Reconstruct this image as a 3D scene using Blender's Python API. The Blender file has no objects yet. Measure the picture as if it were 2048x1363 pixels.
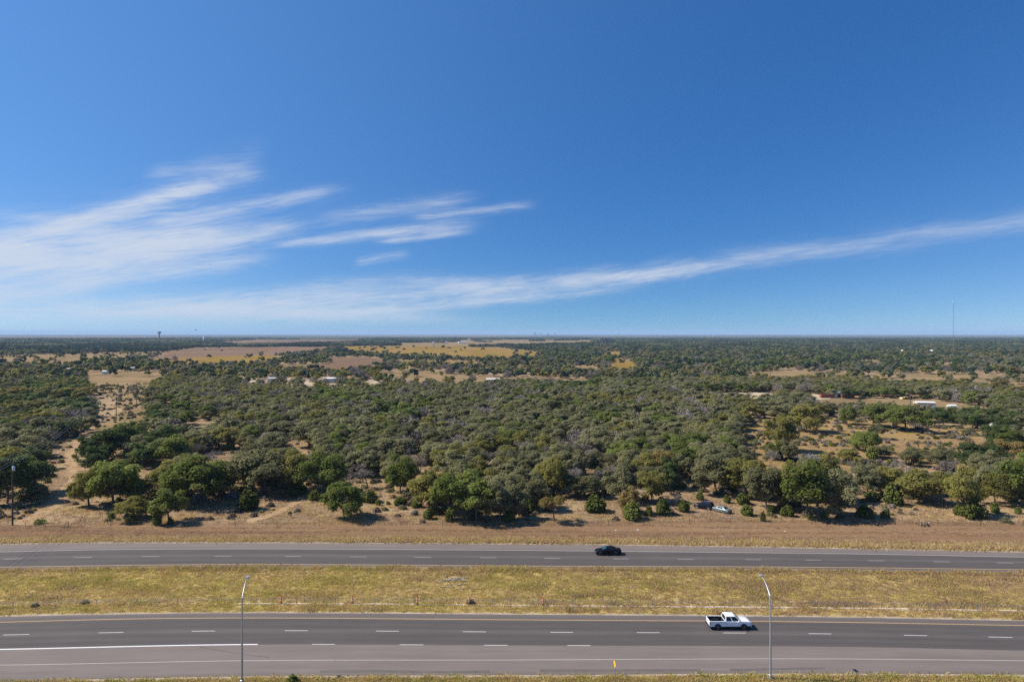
import bpy, math, random
import numpy as np
from mathutils import Vector, Matrix

rng = np.random.default_rng(7)
random.seed(7)
sc = bpy.context.scene
COL = sc.collection

# ------------------------------------------------------------------ camera
F, H, HZ = 1365.0, 41.8, 667.0            # focal length (photo pixels), eye height (m), eye-level row of the photo
cam_d = bpy.data.cameras.new('camera'); cam = bpy.data.objects.new('camera', cam_d); COL.objects.link(cam)
cam.location = (0, 0, H); cam.rotation_euler = (math.radians(90), 0, 0)
cam_d.sensor_width = 36; cam_d.lens = F*36/2048; cam_d.shift_y = -(681.5-HZ)/2048
cam_d.clip_start = 0.5; cam_d.clip_end = 90000
sc.camera = cam

# ------------------------------------------------------------------ light
SUN_EL, SUN_AZ = math.radians(45), math.radians(-84)      # azimuth clockwise from +Y (view direction): sun stands to the left
SKY_STRENGTH = 0.085
HAZE_DENSITY, HAZE_COLOUR = 0.00005, (0.52, 0.72, 1.0, 1)
sun_d = bpy.data.lights.new('sun', 'SUN'); sun = bpy.data.objects.new('sun', sun_d); COL.objects.link(sun)
sun_d.energy = 5.0; sun_d.angle = math.radians(0.53); sun_d.color = (1.0, 0.93, 0.83)
to_sun = Vector((math.sin(SUN_AZ)*math.cos(SUN_EL), math.cos(SUN_AZ)*math.cos(SUN_EL), math.sin(SUN_EL)))
sun.rotation_euler = to_sun.to_track_quat('Z', 'Y').to_euler(); sun.location = to_sun*300
sc.view_settings.view_transform = 'Standard'; sc.view_settings.look = 'None'
sc.view_settings.exposure = 0.58; sc.view_settings.gamma = 1.0; sc.view_settings.use_curve_mapping = False
sc.render.engine = 'CYCLES'
sc.cycles.use_denoising = False; sc.cycles.sample_clamp_indirect = 4.0
sc.cycles.max_bounces = 5; sc.cycles.diffuse_bounces = 4; sc.cycles.glossy_bounces = 2
sc.cycles.transmission_bounces = 2; sc.cycles.volume_bounces = 0; sc.cycles.transparent_max_bounces = 4

# ------------------------------------------------------------------ node helper
class N:
    def __init__(s, tree): s.t = tree; s.n = tree.nodes; s.l = tree.links
    def new(s, typ, **kw):
        nd = s.n.new(typ)
        for k, v in kw.items(): setattr(nd, k, v)
        return nd
    def put(s, sock, v):
        if isinstance(v, bpy.types.NodeSocket): s.l.new(v, sock)
        elif v is not None: sock.default_value = v
    def m(s, op, a, b=None, c=None, clamp=False):
        nd = s.n.new('ShaderNodeMath'); nd.operation = op; nd.use_clamp = clamp
        for i, v in enumerate((a, b, c)):
            if v is not None: s.put(nd.inputs[i], v)
        return nd.outputs[0]
    def step(s, x, a, b, to0=0.0, to1=1.0):
        nd = s.n.new('ShaderNodeMapRange'); nd.interpolation_type = 'SMOOTHSTEP'
        s.put(nd.inputs[0], x); nd.inputs[1].default_value = a; nd.inputs[2].default_value = b
        nd.inputs[3].default_value = to0; nd.inputs[4].default_value = to1
        return nd.outputs[0]
    def noise(s, vec, scale, detail=3, rough=0.5, dist=0.0):
        nd = s.n.new('ShaderNodeTexNoise'); s.put(nd.inputs['Vector'], vec)
        nd.inputs['Scale'].default_value = scale; nd.inputs['Detail'].default_value = detail
        nd.inputs['Roughness'].default_value = rough; nd.inputs['Distortion'].default_value = dist
        return nd.outputs['Fac']
    def mix(s, fac, a, b):
        nd = s.n.new('ShaderNodeMix'); nd.data_type = 'RGBA'
        s.put(nd.inputs[0], fac); s.put(nd.inputs[6], a); s.put(nd.inputs[7], b)
        return nd.outputs[2]
    def comb(s, x, y, z):
        nd = s.n.new('ShaderNodeCombineXYZ')
        for i, v in enumerate((x, y, z)): s.put(nd.inputs[i], v)
        return nd.outputs[0]
def c4(c): return (c[0], c[1], c[2], 1.0)

# ------------------------------------------------------------------ sky (Nishita) with high cirrus
world = bpy.data.worlds.new('World'); sc.world = world; world.use_nodes = True
w = N(world.node_tree); w.n.clear()
sky = w.new('ShaderNodeTexSky', sky_type='NISHITA'); sky.sun_disc = False
sky.sun_elevation = SUN_EL; sky.sun_rotation = SUN_AZ; sky.altitude = 300
sky.air_density = 0.6; sky.dust_density = 0.0; sky.ozone_density = 6.0
geo = w.new('ShaderNodeTexCoord')
sep = w.new('ShaderNodeSeparateXYZ'); w.l.new(geo.outputs['Generated'], sep.inputs[0])
X_, Y_, Z_ = sep.outputs
az = w.m('ARCTAN2', X_, Y_)
el = w.m('DIVIDE', Z_, w.m('MAXIMUM', w.m('SQRT', w.m('ADD', w.m('MULTIPLY', X_, X_), w.m('MULTIPLY', Y_, Y_))), 0.001))
def sph(px, py):
    a = math.atan((px-1024)/F); return a, (HZ-py)/F*math.cos(a)
# fibre noise: stretched along the wind (streaks climb gently to the right)
tl = w.m('SUBTRACT', el, w.m('MULTIPLY', az, 0.13))
warp = w.m('SUBTRACT', w.noise(w.comb(w.m('MULTIPLY', az, 3.0), w.m('MULTIPLY', tl, 12.0), 0.0), 1.6, 3), 0.5)
# streaks: spine points (photo px), half thickness at left / right end (px), strength
STREAKS = [
    ([(-350, 600), (-100, 530), (0, 500), (140, 446), (290, 404), (430, 372), (560, 352)], 36, 14, 1.0),
    ([(270, 356), (350, 343), (430, 340), (540, 344)], 13, 24, 0.50),
    ([(360, 348), (440, 336), (545, 306)], 26, 36, 0.34),
    ([(230, 452), (330, 440), (480, 414), (560, 400), (720, 378)], 18, 14, 0.72),
    ([(-400, 570), (0, 524), (200, 500), (330, 480), (580, 446)], 78, 30, 1.0),
    ([(20, 536), (200, 518), (330, 502), (470, 474), (660, 440)], 26, 20, 0.85),
    ([(60, 570), (300, 544), (420, 530), (590, 508)], 30, 14, 0.70),
    ([(-300, 630), (0, 590), (120, 580), (220, 562), (340, 538)], 22, 14, 0.80),
    ([(150, 520), (350, 512), (520, 492)], 26, 26, 0.45),
    ([(500, 498), (600, 484), (700, 474), (800, 462), (990, 440)], 9, 15, 0.80),
    ([(740, 486), (860, 471), (965, 458)], 7, 8, 0.72),
    ([(600, 440), (720, 428), (800, 416), (980, 396)], 20, 16, 0.52),
    ([(800, 438), (900, 427), (960, 420), (1090, 407)], 10, 9, 0.60),
    ([(700, 525), (760, 516), (830, 505)], 10, 9, 0.62),
    ([(60, 632), (250, 622), (400, 612), (760, 588), (1050, 572), (1320, 546), (1500, 520), (1700, 490)], 34, 11, 0.9),
    ([(420, 640), (560, 634), (800, 614), (1000, 600), (1320, 568)], 16, 12, 0.75),
    ([(540, 590), (700, 568), (860, 562), (1000, 570)], 16, 14, 0.55),
    ([(1150, 560), (1380, 534), (1640, 500), (1850, 468), (2050, 444), (2500, 380)], 20, 22, 0.42),
    ([(1400, 512), (1560, 502), (1700, 492), (1900, 470)], 14, 16, 0.40),
    ([(1740, 482), (1830, 468), (1950, 456), (2120, 438), (2400, 400)], 11, 13, 0.45),
    ([(-700, 640), (0, 628), (400, 630), (1100, 650)], 46, 22, 0.78),
    ([(-200, 425), (0, 428), (60, 436), (140, 448)], 14, 10, 0.36),
]
# three fibre fields along three wind slopes, one slow field that roughens the edges
FIB = [(sl, w.noise(w.comb(w.m('MULTIPLY', az, 11.0), w.m('ADD', w.m('MULTIPLY', w.m('SUBTRACT', el, w.m('MULTIPLY', az, sl)), 150.0), w.m('MULTIPLY', warp, 5.0)), sl*40), 1.6, 6, 0.68, 0.5)) for sl in (0.03, 0.12, 0.24)]
fo = w.noise(w.comb(w.m('MULTIPLY', az, 9.0), w.m('MULTIPLY', w.m('SUBTRACT', el, w.m('MULTIPLY', az, 0.13)), 45.0), 0.5), 1.5, 4, 0.6)
brk = w.step(w.noise(w.comb(w.m('MULTIPLY', az, 9.0), w.m('MULTIPLY', el, 26.0), 7.0), 1.0, 3, 0.55), 0.28, 0.60, 0.72, 1.0)
alpha = None
for i_, (pts, th0, th1, st) in enumerate(STREAKS):
    sp = [sph(*p) for p in pts]
    A = np.array([p[0] for p in sp]); T = np.array([p[1] for p in sp])
    q = np.polyfit(A, T, min(3, len(pts)-1))
    while len(q) < 4: q = np.insert(q, 0, 0.0)
    t0 = w.m('MULTIPLY_ADD', w.m('MULTIPLY_ADD', w.m('MULTIPLY_ADD', az, float(q[0]), float(q[1])), az, float(q[2])), az, float(q[3]))
    a0, a1 = float(A.min()), float(A.max())
    s0, s1 = th0/F, th1/F
    k = (s1-s0)/(a1-a0)
    th = w.m('MAXIMUM', w.m('MULTIPLY_ADD', az, k, s0-k*a0), min(s0, s1)*0.6)
    de = w.m('SUBTRACT', el, t0)
    fi = min(FIB, key=lambda f: abs(f[0]-(T[-1]-T[0])/(A[-1]-A[0])))[1]
    d = w.m('DIVIDE', w.m('ADD', de, w.m('MULTIPLY', w.m('SUBTRACT', fo, 0.5), 0.8*max(s0, s1))), th)
    prof = w.m('EXPONENT', w.m('MULTIPLY', w.m('MULTIPLY', d, d), -1.0))
    L = a1-a0
    win = w.m('MULTIPLY', w.step(az, a0-0.02*L, a0+0.20*L), w.step(az, a1-0.25*L, a1+0.02*L, 1.0, 0.0))
    mk = w.m('MULTIPLY', w.m('MULTIPLY', prof, win), w.m('MULTIPLY', brk, st))
    # fibres eat into the thin parts first
    mk = w.m('MULTIPLY', mk, w.step(w.m('ADD', fi, w.m('MULTIPLY', mk, 0.42)), 0.30, 1.02))
    inv = w.m('SUBTRACT', 1.0, mk)
    alpha = inv if alpha is None else w.m('MULTIPLY', alpha, inv)
alpha = w.m('MULTIPLY', w.m('SUBTRACT', 1.0, alpha), w.step(el, 0.0, 0.03))
# the deep, evenly graded blue of a clear autumn noon: compress the sky's range, deepen its blue
gam = w.new('ShaderNodeGamma'); gam.inputs['Gamma'].default_value = 0.48; w.l.new(sky.outputs[0], gam.inputs['Color'])
hsv = w.new('ShaderNodeHueSaturation'); hsv.inputs['Saturation'].default_value = 1.60; hsv.inputs['Value'].default_value = 3.25; hsv.inputs['Hue'].default_value = 0.508
w.l.new(gam.outputs[0], hsv.inputs['Color'])
CLOUD = (5.2, 5.65, 6.4, 1)
# a polarising filter: skylight is dimmed most at right angles to the sun
dot = w.new('ShaderNodeVectorMath', operation='DOT_PRODUCT'); w.l.new(geo.outputs['Generated'], dot.inputs[0]); dot.inputs[1].default_value = tuple(to_sun)
c2 = w.m('MULTIPLY', dot.outputs['Value'], dot.outputs['Value'])
pol = w.m('DIVIDE', w.m('SUBTRACT', 1.0, c2), w.m('ADD', 1.0, c2))
polc = w.comb(w.m('MULTIPLY_ADD', pol, -0.72, 1.0), w.m('MULTIPLY_ADD', pol, -0.52, 1.0), w.m('MULTIPLY_ADD', pol, -0.36, 1.0))
pm = w.new('ShaderNodeVectorMath', operation='MULTIPLY'); w.l.new(hsv.outputs[0], pm.inputs[0]); w.l.new(polc, pm.inputs[1])
col = w.mix(w.m('MULTIPLY', alpha, 0.86), pm.outputs[0], CLOUD)
bg = w.new('ShaderNodeBackground'); w.l.new(col, bg.inputs[0]); bg.inputs[1].default_value = SKY_STRENGTH
wo = w.new('ShaderNodeOutputWorld'); w.l.new(bg.outputs[0], wo.inputs[0])

# ------------------------------------------------------------------ object helpers
def P(px, py, z=0.0):
    Y = F*H/(py-HZ); return np.array(((px-1024)/F*Y, Y, z))
def tag(o, label=None, cat=None, group=None, kind=None):
    if label: o['label'] = label
    if cat: o['category'] = cat
    if group: o['group'] = group
    if kind: o['kind'] = kind
    return o
def link(name, me, parent=None, mat=None):
    o = bpy.data.objects.new(name, me); COL.objects.link(o)
    if parent: o.parent = parent
    if mat is not None and len(me.materials) == 0: me.materials.append(mat)
    return o
def empty(name, loc, rz=0.0):
    o = bpy.data.objects.new(name, None); COL.objects.link(o)
    o.location = [float(v) for v in loc]; o.rotation_euler = (0, 0, rz); o.empty_display_size = 0.5
    return o
def copy_tree(o, parent=None):
    c = o.copy(); COL.objects.link(c)
    if parent: c.parent = parent
    for ch in list(o.children): copy_tree(ch, c)
    return c
def fast_mesh(name, V, faces_idx, fsize):
    """V (n,3); faces_idx flat loop indices; constant face size"""
    me = bpy.data.meshes.new(name)
    V = np.asarray(V, np.float32); idx = np.asarray(faces_idx, np.int32).ravel(); nf = len(idx)//fsize
    me.vertices.add(len(V)); me.vertices.foreach_set('co', V.ravel())
    me.loops.add(len(idx)); me.loops.foreach_set('vertex_index', idx)
    me.polygons.add(nf); me.polygons.foreach_set('loop_start', np.arange(nf, dtype=np.int32)*fsize)
    me.polygons.foreach_set('loop_total', np.full(nf, fsize, np.int32))
    me.update(calc_edges=True); me.validate()
    return me

class MB:
    """collects shapes, builds ONE mesh"""
    def __init__(s): s.v = []; s.f = []
    def add(s, vs, fs):
        b = len(s.v); s.v += [tuple(float(c) for c in p) for p in vs]; s.f += [tuple(b+i for i in q) for q in fs]; return s
    def box(s, c, d, rz=0.0):
        x, y, z = d[0]/2, d[1]/2, d[2]/2; co, si = math.cos(rz), math.sin(rz)
        vs = []
        for dz in (-z, z):
            for dx, dy in ((-x, -y), (x, -y), (x, y), (-x, y)):
                vs.append((c[0]+dx*co-dy*si, c[1]+dx*si+dy*co, c[2]+dz))
        return s.add(vs, [(3, 2, 1, 0), (4, 5, 6, 7), (0, 1, 5, 4), (1, 2, 6, 5), (2, 3, 7, 6), (3, 0, 4, 7)])
    def tube(s, p0, p1, r0, r1=None, n=8, caps=True):
        r1 = r0 if r1 is None else r1
        p0, p1 = Vector(p0), Vector(p1); d = (p1-p0)
        if d.length < 1e-6: return s
        d.normalize(); a = d.orthogonal().normalized(); b = d.cross(a)
        vs = []
        for p, r in ((p0, r0), (p1, r1)):
            for i in range(n):
                t = 2*math.pi*i/n; vs.append(p+a*(r*math.cos(t))+b*(r*math.sin(t)))
        fs = [(i, (i+1) % n, n+(i+1) % n, n+i) for i in range(n)]
        if caps: fs += [tuple(range(n-1, -1, -1)), tuple(range(n, 2*n))]
        return s.add(vs, fs)
    def poly(s, pts, r, n=6):
        for a, b in zip(pts[:-1], pts[1:]): s.tube(a, b, r, r, n, caps=True)
        return s
    def lathe(s, prof, c, axis='Z', n=20):
        vs = []; m_ = len(prof)
        for i in range(n):
            t = 2*math.pi*i/n
            for r, h in prof:
                if axis == 'Z': vs.append((c[0]+r*math.cos(t), c[1]+r*math.sin(t), c[2]+h))
                else: vs.append((c[0]+r*math.cos(t), c[1]+h, c[2]+r*math.sin(t)))
        fs = []
        for i in range(n):
            j = (i+1) % n
            for k in range(m_-1):
                q = (i*m_+k, j*m_+k, j*m_+k+1, i*m_+k+1)
                fs.append(q if axis == 'Z' else q[::-1])
        return s.add(vs, fs)
    def loft(s, rings, caps=True):
        n = len(rings[0]); vs = [p for r in rings for p in r]; fs = []
        for k in range(len(rings)-1):
            for i in range(n):
                j = (i+1) % n; fs.append((k*n+i, k*n+j, (k+1)*n+j, (k+1)*n+i))
        if caps: fs += [tuple(range(n-1, -1, -1)), tuple(range((len(rings)-1)*n, len(rings)*n))]
        return s.add(vs, fs)
    def mesh(s, name, smooth=None):
        me = bpy.data.meshes.new(name); me.from_pydata(s.v, [], s.f)
        import bmesh
        bm = bmesh.new(); bm.from_mesh(me); bmesh.ops.recalc_face_normals(bm, faces=bm.faces); bm.to_mesh(me); bm.free()
        if smooth is not None:
            me.shade_smooth(); me.set_sharp_from_angle(angle=math.radians(smooth))
        return me
    def build(s, name, mat, parent=None, smooth=None): return link(name, s.mesh(name, smooth), parent, mat)

# ------------------------------------------------------------------ materials
def mat_new(name):
    m = bpy.data.materials.new(name); m.use_nodes = True; t = N(m.node_tree); t.n.clear()
    out = t.new('ShaderNodeOutputMaterial'); return m, t, out
def plain(name, c, rough=0.6, metal=0.0, var=0.12, scale=6.0, coat=0.0, spec=0.5):
    m, t, out = mat_new(name)
    tc = t.new('ShaderNodeTexCoord'); f = t.noise(tc.outputs['Object'], scale, 4, 0.6)
    b = t.new('ShaderNodeBsdfPrincipled')
    t.l.new(t.mix(f, c4([v*(1-var) for v in c]), c4([min(1, v*(1+var)) for v in c])), b.inputs['Base Color'])
    b.inputs['Roughness'].default_value = rough; b.inputs['Metallic'].default_value = metal; b.inputs['Specular IOR Level'].default_value = spec
    if coat: b.inputs['Coat Weight'].default_value = coat; b.inputs['Coat Roughness'].default_value = 0.06
    t.l.new(b.outputs[0], out.inputs[0]); return m
def ground_mat(name, cols, scales=(0.02, 0.12, 0.9), bump=0.25, stretch=(1, 1, 1), rough=0.95, fine=1.1):
    """cols: four colours blended by three noises (large, mid, fine)"""
    m, t, out = mat_new(name)
    tc = t.new('ShaderNodeTexCoord'); mp = t.new('ShaderNodeMapping'); t.l.new(tc.outputs['Object'], mp.inputs[0]); mp.inputs['Scale'].default_value = stretch
    v = mp.outputs[0]
    n1 = t.step(t.noise(v, scales[0], 4, 0.6, 0.6), 0.38, 0.62); n2 = t.step(t.noise(v, scales[1], 5, 0.65, 0.4), 0.36, 0.64); n3 = t.noise(v, scales[2], 6, 0.75)
    a = t.mix(n1, c4(cols[0]), c4(cols[1])); b_ = t.mix(n1, c4(cols[2]), c4(cols[3]))
    col = t.mix(n2, a, b_)
    hs = t.new('ShaderNodeHueSaturation'); t.l.new(col, hs.inputs['Color']); t.l.new(t.m('MULTIPLY_ADD', n3, fine, 1.0-fine*0.5), hs.inputs['Value'])
    b = t.new('ShaderNodeBsdfPrincipled'); t.l.new(hs.outputs[0], b.inputs['Base Color']); b.inputs['Roughness'].default_value = rough
    b.inputs['Specular IOR Level'].default_value = 0.0
    if bump:
        bp = t.new('ShaderNodeBump'); bp.inputs['Strength'].default_value = bump; bp.inputs['Distance'].default_value = 0.25
        t.l.new(n3, bp.inputs['Height']); t.l.new(bp.outputs[0], b.inputs['Normal'])
    t.l.new(b.outputs[0], out.inputs[0]); return m
def leaf_mat(name, c1, c2, trans=0.60, rv=0.4):
    m, t, out = mat_new(name)
    oi = t.new('ShaderNodeObjectInfo'); tc = t.new('ShaderNodeTexCoord')
    n = t.step(t.noise(tc.outputs['Object'], 0.55, 3, 0.6), 0.3, 0.7)
    f = t.m('ADD', t.m('MULTIPLY', n, 0.6), t.m('MULTIPLY', oi.outputs['Random'], 0.4))
    col = t.mix(f, c4(c1), c4(c2))
    hs = t.new('ShaderNodeHueSaturation'); t.l.new(col, hs.inputs['Color'])
    t.l.new(t.m('MULTIPLY_ADD', oi.outputs['Random'], rv, 1.0-rv*0.5), hs.inputs['Value'])
    d = t.new('ShaderNodeBsdfDiffuse'); t.l.new(hs.outputs[0], d.inputs[0])
    tr = t.new('ShaderNodeBsdfTranslucent'); t.l.new(hs.outputs[0], tr.inputs[0])
    mx = t.new('ShaderNodeMixShader'); mx.inputs[0].default_value = trans
    t.l.new(d.outputs[0], mx.inputs[1]); t.l.new(tr.outputs[0], mx.inputs[2]); t.l.new(mx.outputs[0], out.inputs[0]); return m

LEAF = {
    'olive': leaf_mat('leaf_olive', (0.222, 0.212, 0.058), (0.285, 0.262, 0.082)),
    'green': leaf_mat('leaf_green', (0.158, 0.196, 0.048), (0.215, 0.244, 0.068)),
    'greygreen': leaf_mat('leaf_grey_green', (0.210, 0.206, 0.098), (0.268, 0.256, 0.134)),
    'dark': leaf_mat('leaf_dark_green', (0.098, 0.136, 0.048), (0.138, 0.172, 0.062)),
    'rusty': leaf_mat('leaf_rusty', (0.250, 0.192, 0.068), (0.310, 0.238, 0.092)),
    'yellow': leaf_mat('leaf_yellow_green', (0.238, 0.228, 0.050), (0.290, 0.268, 0.070)),
}
M_CEDAR = leaf_mat('far_cedar', (0.042, 0.066, 0.036), (0.062, 0.088, 0.048), 0.2)
M_JUN = leaf_mat('juniper_needles', (0.085, 0.100, 0.024), (0.135, 0.148, 0.036), 0.2)
M_TWIG = leaf_mat('bare_twigs', (0.190, 0.162, 0.138), (0.250, 0.220, 0.190), 0.0)
M_BRUSH = leaf_mat('brown_brush', (0.160, 0.120, 0.080), (0.220, 0.170, 0.110), 0.1)
M_BARK = plain('bark', (0.130, 0.108, 0.088), 0.95, var=0.35, scale=3)
M_PALEBARK = plain('pale_dead_wood', (0.42, 0.38, 0.33), 0.9, var=0.25, scale=3)
GRASS = {
    'gold': leaf_mat('grass_gold', (0.49, 0.355, 0.125), (0.57, 0.42, 0.16), 0.45, 0.12),
    'straw': leaf_mat('grass_straw', (0.53, 0.395, 0.20), (0.61, 0.465, 0.25), 0.45, 0.12),
    'olive': leaf_mat('grass_olive', (0.39, 0.345, 0.090), (0.47, 0.41, 0.12), 0.45, 0.12),
    'green': leaf_mat('grass_green', (0.25, 0.27, 0.055), (0.33, 0.33, 0.075), 0.45, 0.12),
    'brown': leaf_mat('grass_brown', (0.33, 0.22, 0.125), (0.41, 0.28, 0.165), 0.45, 0.12),
    'pinkbrown': leaf_mat('grass_pink_brown', (0.37, 0.245, 0.16), (0.45, 0.31, 0.21), 0.45, 0.12),
}

# ------------------------------------------------------------------ ground, fields, far plain
def grid_sheet(name, xs, ys, z, mat, parent=None, kind='structure'):
    xs, ys = np.asarray(xs, float), np.asarray(ys, float)
    gx, gy = np.meshgrid(xs, ys); V = np.stack([gx.ravel(), gy.ravel(), np.full(gx.size, z)], 1)
    nx = len(xs); f = []
    for j in range(len(ys)-1):
        for i in range(nx-1): f.append((j*nx+i, j*nx+i+1, (j+1)*nx+i+1, (j+1)*nx+i))
    o = link(name, fast_mesh(name, V, f, 4), parent, mat); return tag(o, kind=kind)
far_axis = [0, 40, 100, 200, 400, 800, 1500, 3000, 6000, 12000, 20000, 30000]
xs = sorted(set([-v for v in far_axis]+far_axis)); ys = [-800, -300, -100, 0, 60, 100, 140, 180, 250, 350, 500, 800, 1300, 2000, 3000, 5000, 8000, 12000, 20000, 30000]
M_GROUND = ground_mat('dry_ground', [(0.264, 0.185, 0.110), (0.317, 0.216, 0.136), (0.211, 0.145, 0.088), (0.326, 0.246, 0.132)], (0.03, 0.16, 1.3), 0.5)
grid_sheet('ground', xs, ys, 0.0, M_GROUND)
M_PLAIN = ground_mat('far_plain', [(0.045, 0.062, 0.036), (0.060, 0.078, 0.042), (0.048, 0.062, 0.040), (0.15, 0.125, 0.08)], (0.0009, 0.0022, 0.02), 0, (1, 0.28, 1))
grid_sheet('plain', xs, [4700, 6000, 8000, 12000, 20000, 30000], 0.8, M_PLAIN)

def pip(poly, x, y):
    """points in polygon (numpy)"""
    inside = np.zeros(len(x), bool); n = len(poly)
    for i in range(n):
        x0, y0 = poly[i]; x1, y1 = poly[(i+1) % n]
        if y0 == y1: continue
        c = ((y0 > y) != (y1 > y)) & (x < (x1-x0)*(y-y0)/(y1-y0)+x0); inside ^= c
    return inside
def sheet(name, poly, mat, z, jit=0.04, kind='structure'):
    W = [P(*p)[:2] for p in poly]; out = []
    for i in range(len(W)):
        a, b = W[i], W[(i+1) % len(W)]; L = np.linalg.norm(b-a); n = 9
        nv = np.array((-(b-a)[1], (b-a)[0]))/max(L, 1e-6)
        for k in range(n):
            t = k/n; q = a+(b-a)*t
            if k: q = q+nv*(random.uniform(-1, 1)*jit*min(L, 400)*math.sin(math.pi*t)**0.5)
            out.append((q[0], q[1], z))
    mb = MB(); mb.add(out, [tuple(range(len(out)))])
    me = bpy.data.meshes.new(name); me.from_pydata(mb.v, [], mb.f)
    import bmesh
    bm = bmesh.new(); bm.from_mesh(me); bmesh.ops.triangulate(bm, faces=bm.faces); bmesh.ops.recalc_face_normals(bm, faces=bm.faces)
    if bm.faces and sum(f.normal.z for f in bm.faces) < 0: bmesh.ops.reverse_faces(bm, faces=bm.faces)
    bm.to_mesh(me); bm.free()
    return tag(link(name, me, None, mat), kind=kind)

M_GOLD = ground_mat('gold_field', [(0.216, 0.136, 0.027), (0.248, 0.160, 0.035), (0.176, 0.120, 0.032), (0.216, 0.140, 0.060)], (0.006, 0.03, 0.25), 0, (1, 0.35, 1))
M_PINK = ground_mat('ploughed_field', [(0.166, 0.106, 0.068), (0.196, 0.123, 0.081), (0.145, 0.095, 0.060), (0.204, 0.136, 0.089)], (0.005, 0.02, 0.2), 0, (1, 0.3, 1))
M_TAN = ground_mat('tan_pasture', [(0.205, 0.138, 0.078), (0.26, 0.180, 0.105), (0.140, 0.112, 0.052), (0.235, 0.165, 0.075)], (0.02, 0.08, 0.7), 0.3)
M_CLR = ground_mat('clearing_grass', [(0.243, 0.158, 0.081), (0.279, 0.180, 0.099), (0.225, 0.153, 0.050), (0.270, 0.184, 0.059)], (0.03, 0.10, 0.8), 0.4)
M_CAL = ground_mat('caliche', [(0.386, 0.304, 0.216), (0.460, 0.377, 0.276), (0.276, 0.202, 0.124), (0.396, 0.313, 0.216)], (0.03, 0.15, 0.9), 0.2)
M_DIRT = ground_mat('dirt_track', [(0.336, 0.227, 0.125), (0.382, 0.259, 0.148), (0.272, 0.181, 0.100), (0.354, 0.240, 0.132)], (0.05, 0.25, 1.6), 0.4)

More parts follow.
